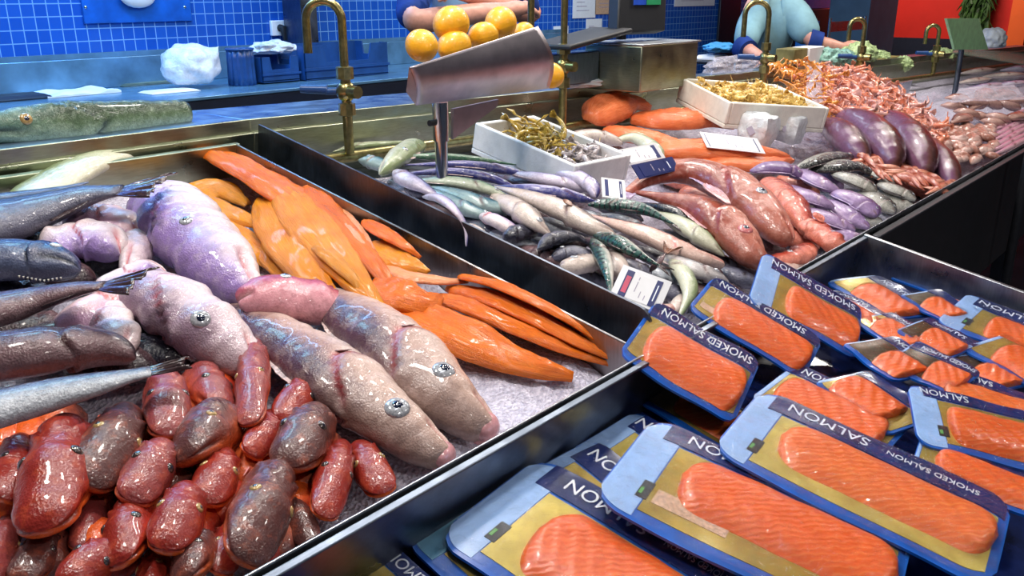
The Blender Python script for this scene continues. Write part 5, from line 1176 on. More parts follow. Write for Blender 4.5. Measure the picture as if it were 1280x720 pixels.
# ---------------------------------------------------------------- hanging-pan scale with lemons
def zfor(P, py):
    lo, hi = 0, 3
    for _ in range(40):
        m = (lo+hi)/2
        if proj(V((P.x, P.y, m))).y > py: lo = m
        else: hi = m
    return lo
pb = HT(553, 240, -.04); YS = pb.y-.02
sr = empty('lemon_stand', pb, 'steel post with curved tilted pan holding lemons above the silver fish', 'stand')
zt = zfor(pb, 130)
MB().tube([pb-Z0*.05, V((pb.x, pb.y, pb.z+.12)), V((pb.x, pb.y, zt))], .0145, 18).build('post', MT['chrome'], sr)
MB().tube([V((pb.x, pb.y, zfor(pb, 176))), V((pb.x, pb.y, zt+.004))], .0185, 18).build('sleeve', MT['chrome'], sr)
bz = [HY(565, 136, YS+.03), HY(622, 124, YS+.03), HY(620, 133, YS+.03), HY(565, 174, YS+.03)]
bk = MB(); bk.add([p+Y0*e for e in (-.004, .004) for p in bz], [(0, 1, 2, 3), (7, 6, 5, 4), (0, 4, 5, 1), (1, 5, 6, 2), (2, 6, 7, 3), (3, 7, 4, 0)])
bk.build('bracket', MT['scale_steel'], sr, smooth=False)
MB().tube([V((pb.x, pb.y, zfor(pb, 152)))-X0*.018, V((pb.x, pb.y, zfor(pb, 152)))-X0*.036], .007, 10).build('clamp_knob', MT['black_plastic'], sr)
TL, TR, BR_, BL = HY(512, 84, YS-.03), HY(672, 33, YS-.03), HY(686, 110, YS+.0), HY(520, 131, YS+.0)
DEP = .065
def prof(v):
    """pan cross-section: 0 front lip, 1 back lip -> (y offset, height fraction)"""
    if v < .5:
        t = v/.5; return (-.03*math.sin(t*math.pi)-.0+.0*t, 1-t)
    t = (v-.5)/.5; return (DEP*t, .34*t)
def pan(u, v, e=0):
    yo, hf = prof(v); bt, tpz = BL.lerp(BR_, u), TL.lerp(TR, u)
    p = bt.lerp(tpz, hf); p = V((p.x, p.y+yo*(.35+.65*u), p.z)); return p
MB().sheet(lambda u, v: pan(u, v), 24, 40).build('pan', MT['scale_steel'], sr, solid=.003)
rim_ = [pan(0, i/40) for i in range(41)]
MB().add([p+X0*e for e in (-.0015, .0015) for p in rim_], [tuple(range(41)), tuple(range(81, 40, -1))]+[(i, i+1, 42+i, 41+i) for i in range(40)]+[(40, 0, 41, 81)]).build('pan_end', MT['scale_steel'], sr, smooth=False)
MB().sheet(lambda u, v: pan(1, v*.5)+X0*(.0+.035*u)+Y0*(.03*u), 4, 20).build('pan_lip', MT['chrome'], sr, solid=.002)
G = 'lemons in the steel pan'
def lemon(label, px, py, rp, yo, yaw, pitch=0.2):
    c = HY(px, py, YS+yo); r_ = m_of(c, rp); d = V((math.cos(yaw)*math.cos(pitch), math.sin(yaw)*math.cos(pitch), math.sin(pitch))); a = d.cross(Z0).normalized(); b = a.cross(d)
    root = empty('lemon', c-Z0*r_, label, 'lemon', G)
    def f(u, v):
        t = v*math.pi; x = -math.cos(t)*1.16; q = math.sin(t)**.92; x += .10*(abs(math.cos(t))**14)*(1 if x > 0 else -1)
        p = u*2*math.pi; return c+(d*x+a*(q*math.cos(p))+b*(q*math.sin(p)))*r_
    MB().sheet(f, 32, 24).build('peel', MT['lemon'], root)
    MB().ball(c+d*r_*1.25, r_*.10, n=10, m=6).build('stem_end', MT['lemon_stem'], root)
lemon('lemon at the left end of the pan', 527, 57, 20, .02, 1.2)
lemon('largest upper lemon in the middle of the pan', 564, 30, 22, .05, .25)
lemon('front lemon lying against the pan wall below the largest', 568, 58, 20, .025, .1)
lemon('lemon partly hidden between the largest and the right one', 604, 45, 17, .035, -.3)
lemon('right upper lemon near the hand', 626, 29, 20, .045, .5)
lemon('lemon peeking out beyond the right end of the pan', 688, 94, 16, .07, 1.4)
lemon('lemon at the back right of the pan behind its lip', 655, 42, 14, .05, .4)
# ---------------------------------------------------------------- hake on the ledge
PROF['hake'] = [(0, .22, .22, .25), (.03, .42, .40, .45), (.12, .66, .64, .7), (.25, .88, .92, .95), (.4, 1, 1, 1), (.6, .92, .9, .9), (.85, .74, .70, .7), (.975, .66, .62, .62), (1, .5, .5, .5)]
fish('hake', 'big dark green hake without tail lying on the ledge at upper left', 'fish', 'hake', [HY(-50, 166, 1.94), HY(10, 159, 1.94), HY(80, 154, 1.94), HY(160, 148, 1.94), HY(236, 141, 1.94)], 27, 'hake', None, th=.72, dors='U', roll=-72, eye=(.235, .34, 8), mouth=.26, gill=.46, ring='eye_gold', finmat='fin_dark', mouthy=-.1, gape=1.4, Np=60, M=36)
# ---------------------------------------------------------------- things along the back
def crumple(name, label, c, rx, ry, rz, mat, cat, seed, knot=None, amp=.16):
    def f(u, v):
        t, p = v*math.pi, u*2*math.pi; q = V((math.cos(p)*math.sin(t), math.sin(p)*math.sin(t), math.cos(t)))
        rr = 1+amp*noise.noise(q*2.2+V((seed, 0, 0)))+amp*.45*(abs(noise.noise(q*4+V((seed, 3, 0))))-.2)
        z = q.z*rz*rr
        if z < -rz*.72: z = -rz*.72
        P = c+V((q.x*rx*rr, q.y*ry*rr, z))
        if knot is not None:
            w = max(0, q.dot((knot-c).normalized()))**9; P = P.lerp(knot, w*.9)
        return P
    return tag(MB().sheet(f, 64, 36).build(name, MT[mat]), label, cat)
c = HZ(240, 106, 1.05); c = V((c.x, 3.62, 1.05)); c = HY(238, 84, 3.6)
crumple('plastic_bag', 'white crumpled plastic bag with twisted top on the blue worktop', c, .13, .10, .095, 'bag_white', 'bag', 5, HY(274, 57, 3.58))
c = HY(342, 60, 3.66); crumple('plastic_bag', 'crumpled white plastic lying on the blue crates', c, .11, .08, .035, 'bag_white', 'bag', 8, None, .3)
def crate(label, px0, px1, y, top, bot, dy=.22):
    a, b = HY(px0, bot, y), HY(px1, bot, y); zt = HY(px0, top, y).z; zb = max(1.052, a.z); x0, x1 = a.x, b.x
    r = empty('crate', ((x0+x1)/2, y+dy/2, zb), label, 'crate', 'blue plastic crates on the worktop'); h = zt-zb
    MB().abox(x0, x1, y, y+dy, zb, zb+.008).build('crate_base', MT['crate_blue'], r)
    def wall(p, d, L, dip):
        vs = []; n = 24
        for e in (0, .008):
            for i in range(n+1):
                u = i/n; z = zt-(dip*h*(1 if .22 < u < .78 else max(0, 1-abs((u-.5))*0) if False else 0)); q = p+d*(u*L)+Z0.cross(d)*e
                vs += [V((q.x, q.y, zb+.004)), V((q.x, q.y, z))]
        m = 2*(n+1); fs = []
        for i in range(n):
            a_, b_, c_, d_ = 2*i, 2*i+1, 2*i+3, 2*i+2
            fs += [(a_, d_, c_, b_), (m+a_, m+b_, m+c_, m+d_), (b_, c_, m+c_, m+b_)]
        return MB().add(vs, fs)
    wall(V((x0, y, 0)), X0, x1-x0, .5).build('side_wall', MT['crate_blue'], r, smooth=False)
    wall(V((x0, y+dy, 0)), X0, x1-x0, .0).build('side_wall', MT['crate_blue'], r, smooth=False)
    wall(V((x0, y, 0)), Y0, dy, .4).build('end_wall', MT['crate_blue'], r, smooth=False)
    wall(V((x1, y, 0)), Y0, dy, .4).build('end_wall', MT['crate_blue'], r, smooth=False)
    MB().abox(x0-.006, x1+.006, y-.008, y, zb+h*.28, zb+h*.36).build('rib', MT['crate_blue'], r)
crate('left blue crate beside the white crumpled bag', 330, 375, 3.5, 72, 104, .2)
crate('right blue crate with dipped handle side', 384, 486, 3.48, 58, 104, .24)
# ribbed dark blue tub
a = HZ(303, 101, 1.052); a = HY(303, 100, 3.56)
tb_ = empty('ribbed_tub', (a.x, a.y, 1.05), 'dark blue ribbed tub between the white bag and the crates', 'tub')
hz = HY(303, 61, 3.56).z
def tubf(u, v):
    p = u*2*math.pi; r_ = (.055+.004*(1-v))*(1+.05*math.cos(p*14)); return V((a.x+r_*math.cos(p), a.y+r_*math.sin(p), lerp(1.051, hz, v)))
MB().sheet(tubf, 84, 4).build('tub_wall', MT['crate_blue'], tb_, solid=.003)
MB().tube([V((a.x+.06*math.cos(t*.2618), a.y+.06*math.sin(t*.2618), hz)) for t in range(25)], .004, 8).build('rim', MT['crate_blue'], tb_)
# small items on the worktop
def flat(name, label, cat, px, py, w, d, h, mat, z=1.05, yaw=0, bump_=0, group=None, seed=0):
    c = HZ(px, py, z); A = V((math.cos(yaw), math.sin(yaw), 0)); B = V((-math.sin(yaw), math.cos(yaw), 0))
    def top(u, v): 
        e = min(u, 1-u, v, 1-v); return c+A*((u-.5)*w)+B*((v-.5)*d)+Z0*(h*min(1, .3+e*8)+bump_*(.5+noise.noise(V((u*4, v*3, seed)))))
    def bot(u, v): return c+A*((u-.5)*w)+B*((v-.5)*d)+Z0*.001
    return tag(MB().slab(top, bot, 20, 14).build(name, MT[mat]), label, cat, group)
flat('paper_sheet', 'crumpled white paper sheet on the worktop left of the bag', 'paper', 92, 117, .30, .22, .004, 'white_cloth', bump_=.016, seed=2)
flat('paper_sheet', 'white paper sheet at the far left of the worktop', 'paper', 10, 115, .14, .2, .004, 'white_cloth', bump_=.012, seed=5)
flat('dark_tray', 'flat dark tray at the left end of the worktop', 'tray', 18, 124, .24, .16, .018, 'counter_dark')
flat('metal_tray', 'thin steel tray against the splash back behind the paper', 'tray', 180, 105, .26, .14, .012, 'steel_green', z=1.05)
flat('white_plate', 'oval white plate in front of the crumpled bag', 'plate', 212, 115, .22, .12, .010, 'paper')
c = HZ(132, 108, 1.05)
kt = MB().tube([c+X0*-.07+Z0*.008, c+Z0*.012, c+X0*.06+Y0*.02+Z0*.008], [.008, .010, .005], 8).tube([c+X0*-.06+Y0*.03+Z0*.008, c+Z0*.014, c+X0*.07-Y0*.01+Z0*.006], [.007, .009, .004], 8)
tag(kt.build('shears', MT['dark_metal']), 'dark kitchen shears lying on the worktop behind the paper', 'shears')
# wall fittings
c = HY(168, 12, WALL_Y-.002); pn = empty('wall_board', c, 'blue board on the tiled wall with round white dish at its top edge', 'board')
x0, x1 = HY(100, 0, WALL_Y).x, HY(236, 0, WALL_Y).x; zb = HY(168, 28, WALL_Y).z
MB().abox(x0, x1, WALL_Y-.012, WALL_Y-.001, zb, zb+.28).build('panel', MT['pack_blue'], pn, bevel=.002)
cc = HY(172, -6, WALL_Y-.03); MB().ball(cc, .085, .025, .055).build('dish', MT['white_cloth'], pn)
for x, y in ((107, 9), (231, 9)):
    q = HY(x, y, WALL_Y-.013); MB().ball(q, .007, .004, .007, n=10, m=6).build('bolt', MT['chrome'], pn)
c = HY(347, 35, WALL_Y-.001); so = empty('wall_socket', c, 'white wall socket with black plug above the crates', 'socket')
MB().box(c-Y0*.012, X0, Y0, Z0, .10, .022, .075).build('plate', MT['paper'], so, bevel=.004)
MB().tube([c-Y0*.02, c-Y0*.05, c-Y0*.055-Z0*.06], [.02, .02, .008], 12).build('plug', MT['black_plastic'], so)
c = HY(388, 40, 3.75); x0, x1 = HY(378, 40, 3.75).x, HY(398, 40, 3.75).x
tag(MB().abox(x0, x1, 3.75, 3.9, 1.052, 2.4).build('upright_duct', MT['steel_dark'], bevel=.004), 'grey blue upright metal duct behind the first tap', 'duct')
G = 'papers pinned on the tiled wall'
for k, (x0, y0, x1, y1, lab, mt) in enumerate(((717, -30, 744, 22, 'large pale paper pinned on the wall, left one', 'paper'), (745, -30, 775, 17, 'paper with faint pink print pinned right of the large pale one', 'label_tan'), (733, 24, 752, 38, 'small pale note under the large paper', 'paper'), (692, 33, 710, 52, 'pale note on the tiles just right of the second tap', 'paper'), (845, -30, 893, 7, 'white framed notice at the top near the worker', 'paper'))):
    a, b = HY(x0, y0, WALL_Y-.004), HY(x1, y1, WALL_Y-.004)
    r = empty('wall_paper_note', (a+b)/2, lab, 'notice', G)
    MB().abox(a.x, b.x, WALL_Y-.005, WALL_Y-.001, min(a.z, b.z), max(a.z, b.z)).build('sheet', MT[mt], r, smooth=False)
    for j in range(3):
        zz = lerp(min(a.z, b.z), max(a.z, b.z), .18+.1*j); MB().abox(lerp(a.x, b.x, .15), lerp(a.x, b.x, .7-.1*j), WALL_Y-.0062, WALL_Y-.005, zz, zz+.004).build('printed_line', MT['print_grey'], r, smooth=False)
# steel cabinet on the ledge with till
q = HZ(800, 117, 1.142); x1 = HY(870, 100, q.y).x; zt = zfor(q, 58)
cb = empty('steel_cabinet', (q.x, q.y, 1.142), 'steel box on the ledge right of the second tap, blue lit on its left side', 'box')
MB().abox(q.x, x1, q.y, q.y+.22, 1.144, zt).build('housing', MT['steel_green'], cb, bevel=.004)
MB().abox(q.x-.001, x1+.006, q.y-.008, q.y+.23, zt, zt+.006).build('lid', MT['steel'], cb, bevel=.002)
MB().abox(q.x-.55, q.x-.004, q.y+.16, q.y+.23, 1.17, zt-.02).build('rear_guard', MT['steel_blue_lit'], cb, bevel=.003)
tl = empty('till', (q.x+.05, q.y+.18, zt), 'black till with angled screen on the steel box', 'till')
c = V((q.x+.02, q.y+.16, zt+.012))
MB().box(c-X0*.12+Z0*.012, (X0+Z0*.12).normalized(), Y0, Z0, .34, .16, .016).build('keyboard', MT['black_plastic'], tl, bevel=.006)
MB().tube([c+X0*.1, c+X0*.1+Z0*.1], .018, 10).build('stem', MT['black_plastic'], tl)
sc_ = HY(797, 14, q.y+.14); ax = (X0+Y0*-.15).normalized(); az = (Z0+Y0*.2+X0*.3).normalized(); ay = az.cross(ax).normalized()
scr = MB().box(sc_, ax, ay, az, .24, .05, .15).build('screen', MT['black_plastic'], tl, bevel=.006)
MB().box(sc_-ay*-.027+az*.045-ax*.02, ax, ay, az, .06, .004, .06).build('blue_field', MT['screen_blue'], scr); MB().box(sc_+ay*.027+az*.045+ax*.05, ax, ay, az, .07, .004, .06).build('green_field', MT['screen_green'], scr)
MB().box(sc_-ay*.027+az*.045-ax*.02, ax, ay, az, .06, .004, .06).build('blue_field', MT['screen_blue'], scr); MB().box(sc_-ay*.027+az*.045+ax*.05, ax, ay, az, .07, .004, .06).build('green_field', MT['screen_green'], scr)
c = HZ(738, 106, 1.155); crumple('folded_cloth', 'white folded cloth on the ledge left of the steel box', c+Z0*.012, .14, .06, .02, 'white_cloth', 'cloth', 14, None, .25)
c = HZ(898, 72, 1.165); c = HY(900, 60, 2.3); crumple('blue_cloth', 'bright blue cloth on a white stack left of the bending worker', c, .10, .08, .03, 'cloth_blue', 'cloth', 17, None, .25)
c2 = HY(892, 69, 2.28); flat('white_stack', 'white stack of papers under the bright blue cloth', 'paper', 890, 74, .16, .12, .025, 'paper', z=c.z-.06)
x_ = V((c.x, 2.32, 0)); st = empty('side_table', (c.x, 2.34, 0), 'small dark stand carrying the blue cloth', 'stand')
MB().abox(c.x-.16, c.x+.14, 2.22, 2.45, c.z-.075, c.z-.061).build('top', MT['dark_metal'], st, bevel=.003)
for dx in (-.14, .12):
    for yy in (2.24, 2.43): MB().abox(c.x+dx-.012, c.x+dx+.012, yy-.012, yy+.012, 0, c.z-.075).build('leg', MT['dark_metal'], st)
c = HZ(915, 88, 1.14); crumple('clear_bag', 'grey clear plastic bag lying on the ledge behind the yellow shrimp box', c+Z0*.02, .20, .07, .04, 'bag_clear', 'bag', 23, None, .3)
# ---------------------------------------------------------------- right background
def bx(name, label, cat, px0, py0, px1, py1, y, dy, mat, group=None, zb=None, bevel=.004):
    a, b = HY(px0, py1, y), HY(px1, py1, y); z0 = a.z if zb is None else zb; b.z = HY(px0, py0, y).z
    return tag(MB().abox(a.x, b.x, y, y+dy, z0, b.z).build(name, MT[mat], bevel=bevel), label, cat, group)
o = bx('column', None, None, 1080, -60, 1114, 70, 2.75, .35, 'column_blue', zb=0); o.name = 'trim_2'; tag(o, kind='structure')
o = bx('doorway', None, None, 897, -60, 922, 60, WALL_Y-.03, .02, 'counter_dark', zb=0); o.name = 'door_1'; tag(o, kind='structure')  # flat dark panel; the darkness of the opening is put into its colour
kb = bx('black_cabinet', 'black cabinet behind the arm of the bending worker', 'cabinet', 982, 13, 1040, 80, 3.3, .4, 'counter_dark', zb=0)
bx('purple_case', 'case coloured violet as if lit on top of the black cabinet', 'case', 984, -25, 1042, 12, 3.32, .34, 'purple_painted_glow')
bx('blue_box', 'narrow bright blue box standing in front of the black cabinet', 'box', 1009, 27, 1023, 44, 3.1, .1, 'blue_box', zb=0)
bx('wooden_block', 'brown wooden block on the ledge under the sleeve of the worker', 'block', 991, 62, 1010, 86, 1.67, .09, 'wood')
bx('white_cup', 'white pot on the ledge under the forearm of the worker', 'pot', 1010, 60, 1028, 84, 1.66, .09, 'paper')
c = HY(1064, 32, 2.6)
tr2 = empty('trolley', (c.x, 2.6, 0), 'grey metal trolley with white tubes behind the hand of the worker', 'trolley')
x0, x1 = HY(1036, 40, 2.6).x, HY(1079, 40, 2.6).x; z1 = HY(1050, 22, 2.6).z
for x in (x0, x1): MB().tube([V((x, 2.6, 0)), V((x, 2.6, z1))], .012, 10).build('upright', MT['chrome'], tr2)
MB().abox(x0, x1, 2.59, 2.61, HY(1060, 38, 2.6).z, HY(1060, 26, 2.6).z).build('back_plate', MT['steel'], tr2)
MB().abox(x0, x1, 2.5, 2.7, .5, .53).build('shelf', MT['steel_dark'], tr2)
# produce on the ledge
G = 'vegetables on the far ledge'
for k, (px, py, s, mt, lab) in enumerate(((1034, 76, .07, 'lettuce_blue', 'blue green lettuce head on the ledge by the worker, left one'), (1052, 74, .06, 'lettuce_blue', 'blue green lettuce head under the hand of the worker'), (1074, 68, .075, 'lettuce', 'pale green lettuce head behind the slim tap'), (1096, 74, .06, 'lettuce', 'small pale lettuce in front of the blue column'), (1128, 80, .05, 'lettuce', 'leafy green bunch left of the farthest tap'), (1176, 72, .07, 'lettuce', 'pale green melon like head right of the farthest tap'))):
    c = HY(px, py, 1.66 if k < 4 else 1.58)
    def f(u, v, c=c, s=s, k=k):
        t, p = v*math.pi, u*2*math.pi; q = V((math.cos(p)*math.sin(t), math.sin(p)*math.sin(t), math.cos(t)))
        rr = 1+.35*abs(noise.noise(q*3+V((k*3, 0, 0))))+.2*abs(noise.noise(q*8+V((k, 2, 0)))); return c+V((q.x*1.3, q.y, q.z*.75))*(s*rr)
    tag(MB().sheet(f, 40, 24).build('lettuce', MT[mt]), lab, 'lettuce', G)
bx('wooden_tray', 'long olive wooden tray on the ledge in front of the red wall', 'tray', 1080, 77, 1122, 92, 1.60, .09, 'wood')
bx('wooden_tray', 'second olive wooden tray nearer the farthest tap', 'tray', 1128, 75, 1160, 86, 1.57, .09, 'wood')
# green cutting board on a post, towels, glass
q = HT(1194, 112, -.05); zt = zfor(q, 62)
bd = empty('board_stand', q, 'light green board leaning on a steel post at the far right', 'board')
MB().tube([q-Z0*.04, V((q.x, q.y, zt))], .014, 12).build('post', MT['steel_dark'], bd)
a, b, c_, d = HY(1192, 62, q.y), HY(1234, 62, q.y), HY(1222, 23, q.y), HY(1182, 23, q.y)
MB().add([p+Y0*e for e in (-.006, .006) for p in (a, b, c_, d)], [(0, 1, 2, 3), (7, 6, 5, 4), (0, 4, 5, 1), (1, 5, 6, 2), (2, 6, 7, 3), (3, 7, 4, 0)]).build('board', MT['board_green'], bd, smooth=False)
gl = bagmat('glass_green', (.12, .30, .24), .35); MT['glass_green'] = gl; gl.name = 'glass_green'
a, b, c_, d = HY(1190, 66, q.y+.05), HY(1300, 84, q.y-.15), HY(1300, 62, q.y+.25), HY(1196, 60, q.y+.3)
tag(MB().add([p+Z0*e for e in (-.003, .003) for p in (a, b, c_, d)], [(0, 1, 2, 3), (7, 6, 5, 4), (0, 4, 5, 1), (1, 5, 6, 2), (2, 6, 7, 3), (3, 7, 4, 0)]).build('glass_shelf', MT['glass_green'], smooth=False), 'greenish glass shelf beside the light green board', 'shelf')
c = HY(1240, 50, q.y+.35); crumple('white_towel', 'white folded towels stacked behind the light green board', c, .13, .09, .09, 'white_cloth', 'towel', 31, None, .2)
# hanging plants and orange panel on the far wall
a, b = HX(1203, 32, 10.9), HX(1252, -60, 10.9)
plt = MB(); rp = random.Random(5)
for k in range(240):
    y = rp.uniform(min(a.y, b.y), max(a.y, b.y)); z = rp.uniform(a.z+.05, b.z); l = rp.uniform(.18, .4)
    p = V((10.92-rp.random()*.12, y, z)); plt.tube([p, p+V((-.05, rp.uniform(-.05, .05), -l*.6)), p+V((-.03, rp.uniform(-.08, .08), -l))], [.012, .016, .003], 5)
tag(plt.build('hanging_grass', MT['plant']), 'dark green hanging grass on the red wall', 'plant', None, 'stuff')
a, b = HX(1256, 62, 10.95), HX(1300, -60, 10.95)
tag(MB().abox(10.93, 10.99, min(a.y, b.y), max(a.y, b.y), 0, 3).build('wall_banner', MT['orange_wall'], smooth=False), 'orange banner on the red wall at the far right edge', 'banner')
# dark post at the right edge
q = HY(1276, 250, RIM_Y-.10)
tag(MB().tube([V((q.x, q.y, 0)), V((q.x, q.y, zfor(q, 142)))], .016, 14).build('dark_post', MT['dark_metal']), 'black upright post in front of the counter at the right edge', 'post')
# ---------------------------------------------------------------- workers
def skinmesh(name, verts, edges, rads, mat, parent=None, root=0, sub=2):
    org = worldloc(parent) if parent is not None else V((verts[root][0], verts[root][1], .2))
    me = bpy.data.meshes.new(name); me.from_pydata([tuple(V(v)-org) for v in verts], edges, [])
    o = bpy.data.objects.new(name, me); COL.objects.link(o); o.location = (0, 0, 0) if parent is not None else org
    if parent is not None: o.parent = parent
    m = o.modifiers.new('skin', 'SKIN'); m.use_smooth_shade = True
    for i, r_ in enumerate(rads):
        sv = me.skin_vertices[0].data[i]; sv.radius = (r_, r_) if not isinstance(r_, tuple) else r_; sv.use_root = (i == root)
    s = o.modifiers.new('sub', 'SUBSURF'); s.levels = sub; s.render_levels = sub
    me.materials.append(MT[mat]); return o
class Sk:
    def __init__(s): s.v = []; s.e = []; s.r = []
    def p(s, pos, r_, to=None):
        s.v.append(V(pos)); s.r.append(r_); i = len(s.v)-1
        if to is not None: s.e.append((to, i))
        return i
    def hand(s, w, dirn, palm_n, at, size=.19, curl=.5, thumb=1):
        """palm and five bent fingers beyond wrist index w"""
        d = V(dirn).normalized(); n = V(palm_n); n = (n-d*n.dot(d)).normalized(); sd = d.cross(n)*thumb
        pm = s.p(V(at)+d*size*.24, .026, w); kn = s.p(V(at)+d*size*.46, .028, pm)
        for k, (off, ln) in enumerate(((-.032, .36), (-.011, .42), (.011, .40), (.031, .31))):
            b = s.p(V(at)+d*size*.52+sd*-off, .0105, kn); a1 = d*math.cos(curl)+n*math.sin(curl); a2 = d*math.cos(curl*2.1)+n*math.sin(curl*2.1)
            m_ = s.p(s.v[b]+a1*size*ln*.5, .0095, b); s.p(s.v[m_]+a2*size*ln*.5, .0075, m_)
        t0 = s.p(V(at)+d*size*.22+sd*.032, .0125, pm); t1 = s.p(s.v[t0]+(d*.6+sd*.6+n*.35).normalized()*size*.22, .0105, t0); s.p(s.v[t1]+(d*.85+n*.4).normalized()*size*.16, .008, t1)
def face(root, c, fwd, up, r):
    f = V(fwd).normalized(); u = (V(up)-f*V(up).dot(f)).normalized(); s = f.cross(u)
    for g in (-1, 1):
        e = MB().ball(c+f*r*.86+s*g*r*.34+u*r*.12, r*.13, n=12, m=8).build('eye', MT['paper'], root); MB().ball(c+f*r*.97+s*g*r*.34+u*r*.12, r*.06, n=10, m=6).build('iris', MT['hair'], e)
    MB().tube([c+f*r*.9-u*r*.42-s*r*.25, c+f*r*.98-u*r*.44, c+f*r*.9-u*r*.42+s*r*.25], [r*.04, r*.07, r*.04], 8).build('mouth', MT['lip_pink'], root)
def hair(root, c, up, back, r):
    u, b = V(up).normalized(), V(back).normalized()
    MB().ball(c+u*r*.22+b*r*.18, r*1.02, r*1.05, r*1.0).build('hair', MT['hair'], root)
FLO = .2
tag(MB().abox(.2, 6.5, 2.16, 3.2, 0, FLO).build('trim_3', MT['floor'], smooth=False), kind='structure')
# worker behind the lemons, arms folded
y0 = 2.62; ctr = HY(578, 60, y0); X1 = ctr.x; sh = 1.62; el_z = 1.27
k = Sk(); f_ = V((-.35, -.94, 0)).normalized(); s_ = V((.94, -.35, 0)).normalized()      # faces the customers
o0 = V((X1, y0, 0)); P = lambda a, b, z: o0+s_*a+f_*b+Z0*z
pel = k.p(P(0, 0, 1.12), .13); wa = k.p(P(0, 0, 1.30), .125, pel); ch = k.p(P(0, .01, 1.48), .135, wa); nk = k.p(P(0, .0, 1.66), .058, ch); hd = k.p(P(0, .03, 1.80), .095, nk); k.p(P(0, .03, 1.90), .08, hd); k.p(P(0, .135, 1.80), .02, hd)
for g in (-1, 1):
    hp_ = k.p(P(g*.09, 0, 1.06), .09, pel); kn = k.p(P(g*.10, .01, .64), .065, hp_); an = k.p(P(g*.10, -.01, .27), .042, kn); k.p(P(g*.11, .14, .23), .035, an)
fl = HY(532, 29, y0-.24); fr = HY(640, 12, y0-.30)
A1 = k.p(P(-.18, 0, 1.56), .062, ch); A2 = k.p(fl+V((-.02, .06, -.0)), .05, A1); A3 = k.p(fl.lerp(fr, .6)+Z0*.006, .040, A2); A4 = k.p(fr, .030, A3)
k.hand(A4, (fr-fl), V((0, .5, -.8)), fr, .18, .5, 1)
B1 = k.p(P(.18, 0, 1.56), .062, ch); B2 = k.p(HY(668, 22, y0-.06), .048, B1); B3 = k.p(HY(615, 10, y0-.22)+Z0*.02, .036, B2); B4 = k.p(HY(580, 0, y0-.24)+Z0*.02, .028, B3)
k.hand(B4, V((-1, 0, .15)), V((0, .6, -.7)), k.v[B4], .18, .4, -1)
w1 = skinmesh('person', k.v, k.e, k.r, 'skin'); tag(w1, 'person with folded arms in pale blue apron and navy sleeves behind the lemons', 'person')
face(w1, P(0, .03, 1.81), f_, Z0, .10); hair(w1, P(0, .03, 1.83), Z0, -f_, .105)
k = Sk(); a = k.p(P(0, 0, .72), .17); b = k.p(P(0, 0, 1.12), .16, a); c = k.p(P(0, 0, 1.32), .155, b); d = k.p(P(0, .01, 1.50), .16, c); k.p(P(0, 0, 1.61), .09, d)
skinmesh('apron', k.v, k.e, k.r, 'coat_pale', w1)
for g, e in ((-1, fl+V((-.02, .06, 0))), (1, HY(668, 22, y0-.06))):
    k = Sk(); a = k.p(P(g*.13, 0, 1.58), .075); b = k.p(P(g*.185, 0, 1.54), .074, a); c = k.p(V(P(g*.185, 0, 1.54)).lerp(e, .6), .066, b); k.p(V(P(g*.185, 0, 1.54)).lerp(e, .97), .062, c); skinmesh('sleeve', k.v, k.e, k.r, 'navy_cloth', w1)
for g in (-1, 1):
    k = Sk(); a = k.p(P(g*.08, 0, 1.06), .11); b = k.p(P(g*.1, .01, .64), .085, a); k.p(P(g*.1, 0, .27), .065, b); skinmesh('trouser_leg', k.v, k.e, k.r, 'navy_cloth', w1)
    k = Sk(); a = k.p(P(g*.1, -.03, .235), .045); k.p(P(g*.115, .16, .225), .04, a); skinmesh('shoe', k.v, k.e, k.r, 'black_plastic', w1)
# worker bending over the display
y2 = 2.16
Q = lambda px, py, y: HY(px, py, y)
pel = Q(948, 92, y2+.16); che = Q(966, 22, y2); shR = Q(992, 16, y2-.10); elb = Q(1016, 52, y2-.26); wri = Q(1054, 60, y2-.40)
shL = Q(944, 10, y2+.10); elL = Q(930, 60, y2+.0); wrL = Q(965, 82, y2-.22)
nec = Q(985, -14, y2-.06); hea = Q(1002, -40, y2-.12)
k = Sk(); p0 = k.p(pel, .14); p1 = k.p(pel.lerp(che, .55), .135, p0); p2 = k.p(che, .145, p1); n1 = k.p(nec, .06, p2); h1 = k.p(hea, .09, n1); k.p(hea+(hea-nec).normalized()*.1, .075, h1)
for g in (-1, 1):
    hp_ = k.p(V((pel.x+g*.09, pel.y, pel.z-.08)), .09, p0); kn = k.p(V((pel.x+g*.1, pel.y-.02, .64)), .065, hp_); an = k.p(V((pel.x+g*.1, pel.y+.03, .27)), .042, kn); k.p(V((pel.x+g*.1, pel.y-.12, .23)), .035, an)
a1 = k.p(shR, .06, p2); a2 = k.p(elb, .043, a1); a3 = k.p(elb.lerp(wri, .55), .038, a2); a4 = k.p(wri, .028, a3); k.hand(a4, Q(1076, 50, y2-.42)-wri+V((0, 0, .0)), V((.2, -.3, -.9)), wri, .19, .55, -1)
b1_ = k.p(shL, .06, p2); b2_ = k.p(elL, .043, b1_); b3_ = k.p(wrL, .028, b2_); k.hand(b3_, V((.4, -.6, -.3)), V((0, -.2, -1)), wrL, .18, .4, 1)
w2 = skinmesh('person', k.v, k.e, k.r, 'skin'); tag(w2, 'person in pale blue shirt with navy cuffs bending and reaching over the display', 'person')
fd = V((.6, -.75, -.25)).normalized(); face(w2, hea, fd, Z0, .095); hair(w2, hea+Z0*.02, Z0, -fd, .10)
k = Sk(); a = k.p(pel-Z0*.22, .16); b = k.p(pel, .165, a); c = k.p(pel.lerp(che, .5), .165, b); d = k.p(che, .172, c); k.p(nec.lerp(che, .25), .115, d)
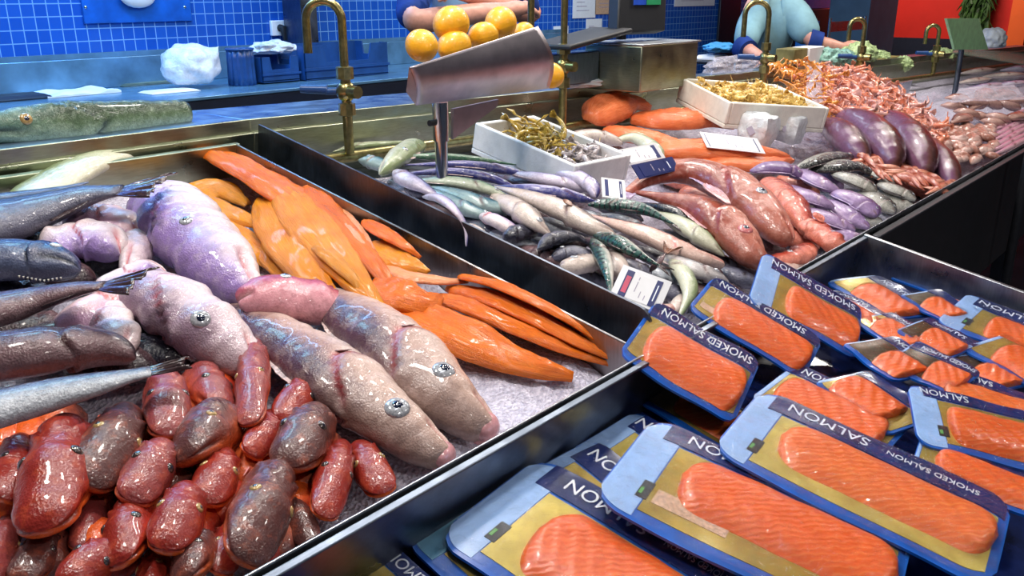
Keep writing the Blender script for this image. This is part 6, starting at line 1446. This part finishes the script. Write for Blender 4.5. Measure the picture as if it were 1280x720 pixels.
e = k.p(che.lerp(shR, .5), .16, d); e = k.p(shR, .115, e); f = k.p(shR.lerp(elb, .5), .088, e); k.p(shR.lerp(elb, .95), .068, f)
e = k.p(che.lerp(shL, .8), .09, d); f = k.p(shL.lerp(elL, .5), .08, e); k.p(shL.lerp(elL, .95), .066, f)
skinmesh('shirt', k.v, k.e, k.r, 'coat_blue', w2)
for s1, e1, w_ in ((shR, elb, wri), (shL, elL, wrL)):
    t = (w_-e1).normalized(); MB().tube([e1-t*.02, e1+t*.045], [.062, .056], 18).build('cuff', MT['navy_cloth'], w2)
for g in (-1, 1):
    k = Sk(); a = k.p(V((pel.x+g*.08, pel.y, pel.z-.1)), .11); b = k.p(V((pel.x+g*.1, pel.y-.02, .64)), .085, a); k.p(V((pel.x+g*.1, pel.y+.02, .27)), .065, b); skinmesh('trouser_leg', k.v, k.e, k.r, 'navy_cloth', w2)
    k = Sk(); a = k.p(V((pel.x+g*.1, pel.y+.05, .235)), .045); k.p(V((pel.x+g*.1, pel.y-.14, .225)), .04, a); skinmesh('shoe', k.v, k.e, k.r, 'black_plastic', w2)
# ---------------------------------------------------------------- light
w = bpy.data.worlds.new('world'); SC.world = w; w.use_nodes = True
w.node_tree.nodes['Background'].inputs[0].default_value = (.45, .52, .75, 1); w.node_tree.nodes['Background'].inputs[1].default_value = .13
def area(name, loc, target, size, power, col, sy=None):
    l = bpy.data.lights.new(name, 'AREA'); l.energy = power; l.color = col; l.size = size
    if sy: l.shape = 'RECTANGLE'; l.size_y = sy
    o = bpy.data.objects.new(name, l); COL.objects.link(o); o.location = loc
    o.rotation_euler = (V(target)-V(loc)).to_track_quat('-Z', 'Y').to_euler(); return o
for k, (x, y, p) in enumerate([(.2, 1.5, 34), (1.0, 1.0, 34), (1.9, 1.6, 36), (3.1, 1.95, 36), (4.0, 1.5, 40), (5.2, 1.1, 34), (.3, -1.0, 24), (2.5, -.9, 30)]):
    area('ceiling_spot', (x, y, 2.75), (x*.98+.02, y*.9, .9), .22, p, (1, .93, .86))
area('ceiling_tube', (1.6, .5, 2.9), (1.6, .6, .9), 2.4, 10, (.95, .95, 1), .15)
area('wall_lamp', (1.6, 3.3, 2.7), (1.8, 3.7, 1.0), 1.8, 100, (.25, .55, 1), .3)
area('wall_lamp', (4.6, 3.2, 2.7), (4.8, 3.7, 1.0), 1.8, 45, (.6, .8, 1), .3)
area('ledge_lamp', (.9, 2.5, 2.5), (.9, 2.0, 1.1), .5, 16, (.35, .75, .9), .3)
area('red_lamp', (9.3, 3.0, 2.9), (11, 3.0, 1.2), 1.6, 110, (1, .85, .75))
vs = SC.view_settings; vs.view_transform = 'Standard'; vs.look = 'None'; vs.gamma = 1; vs.use_curve_mapping = False; vs.exposure = -0.65
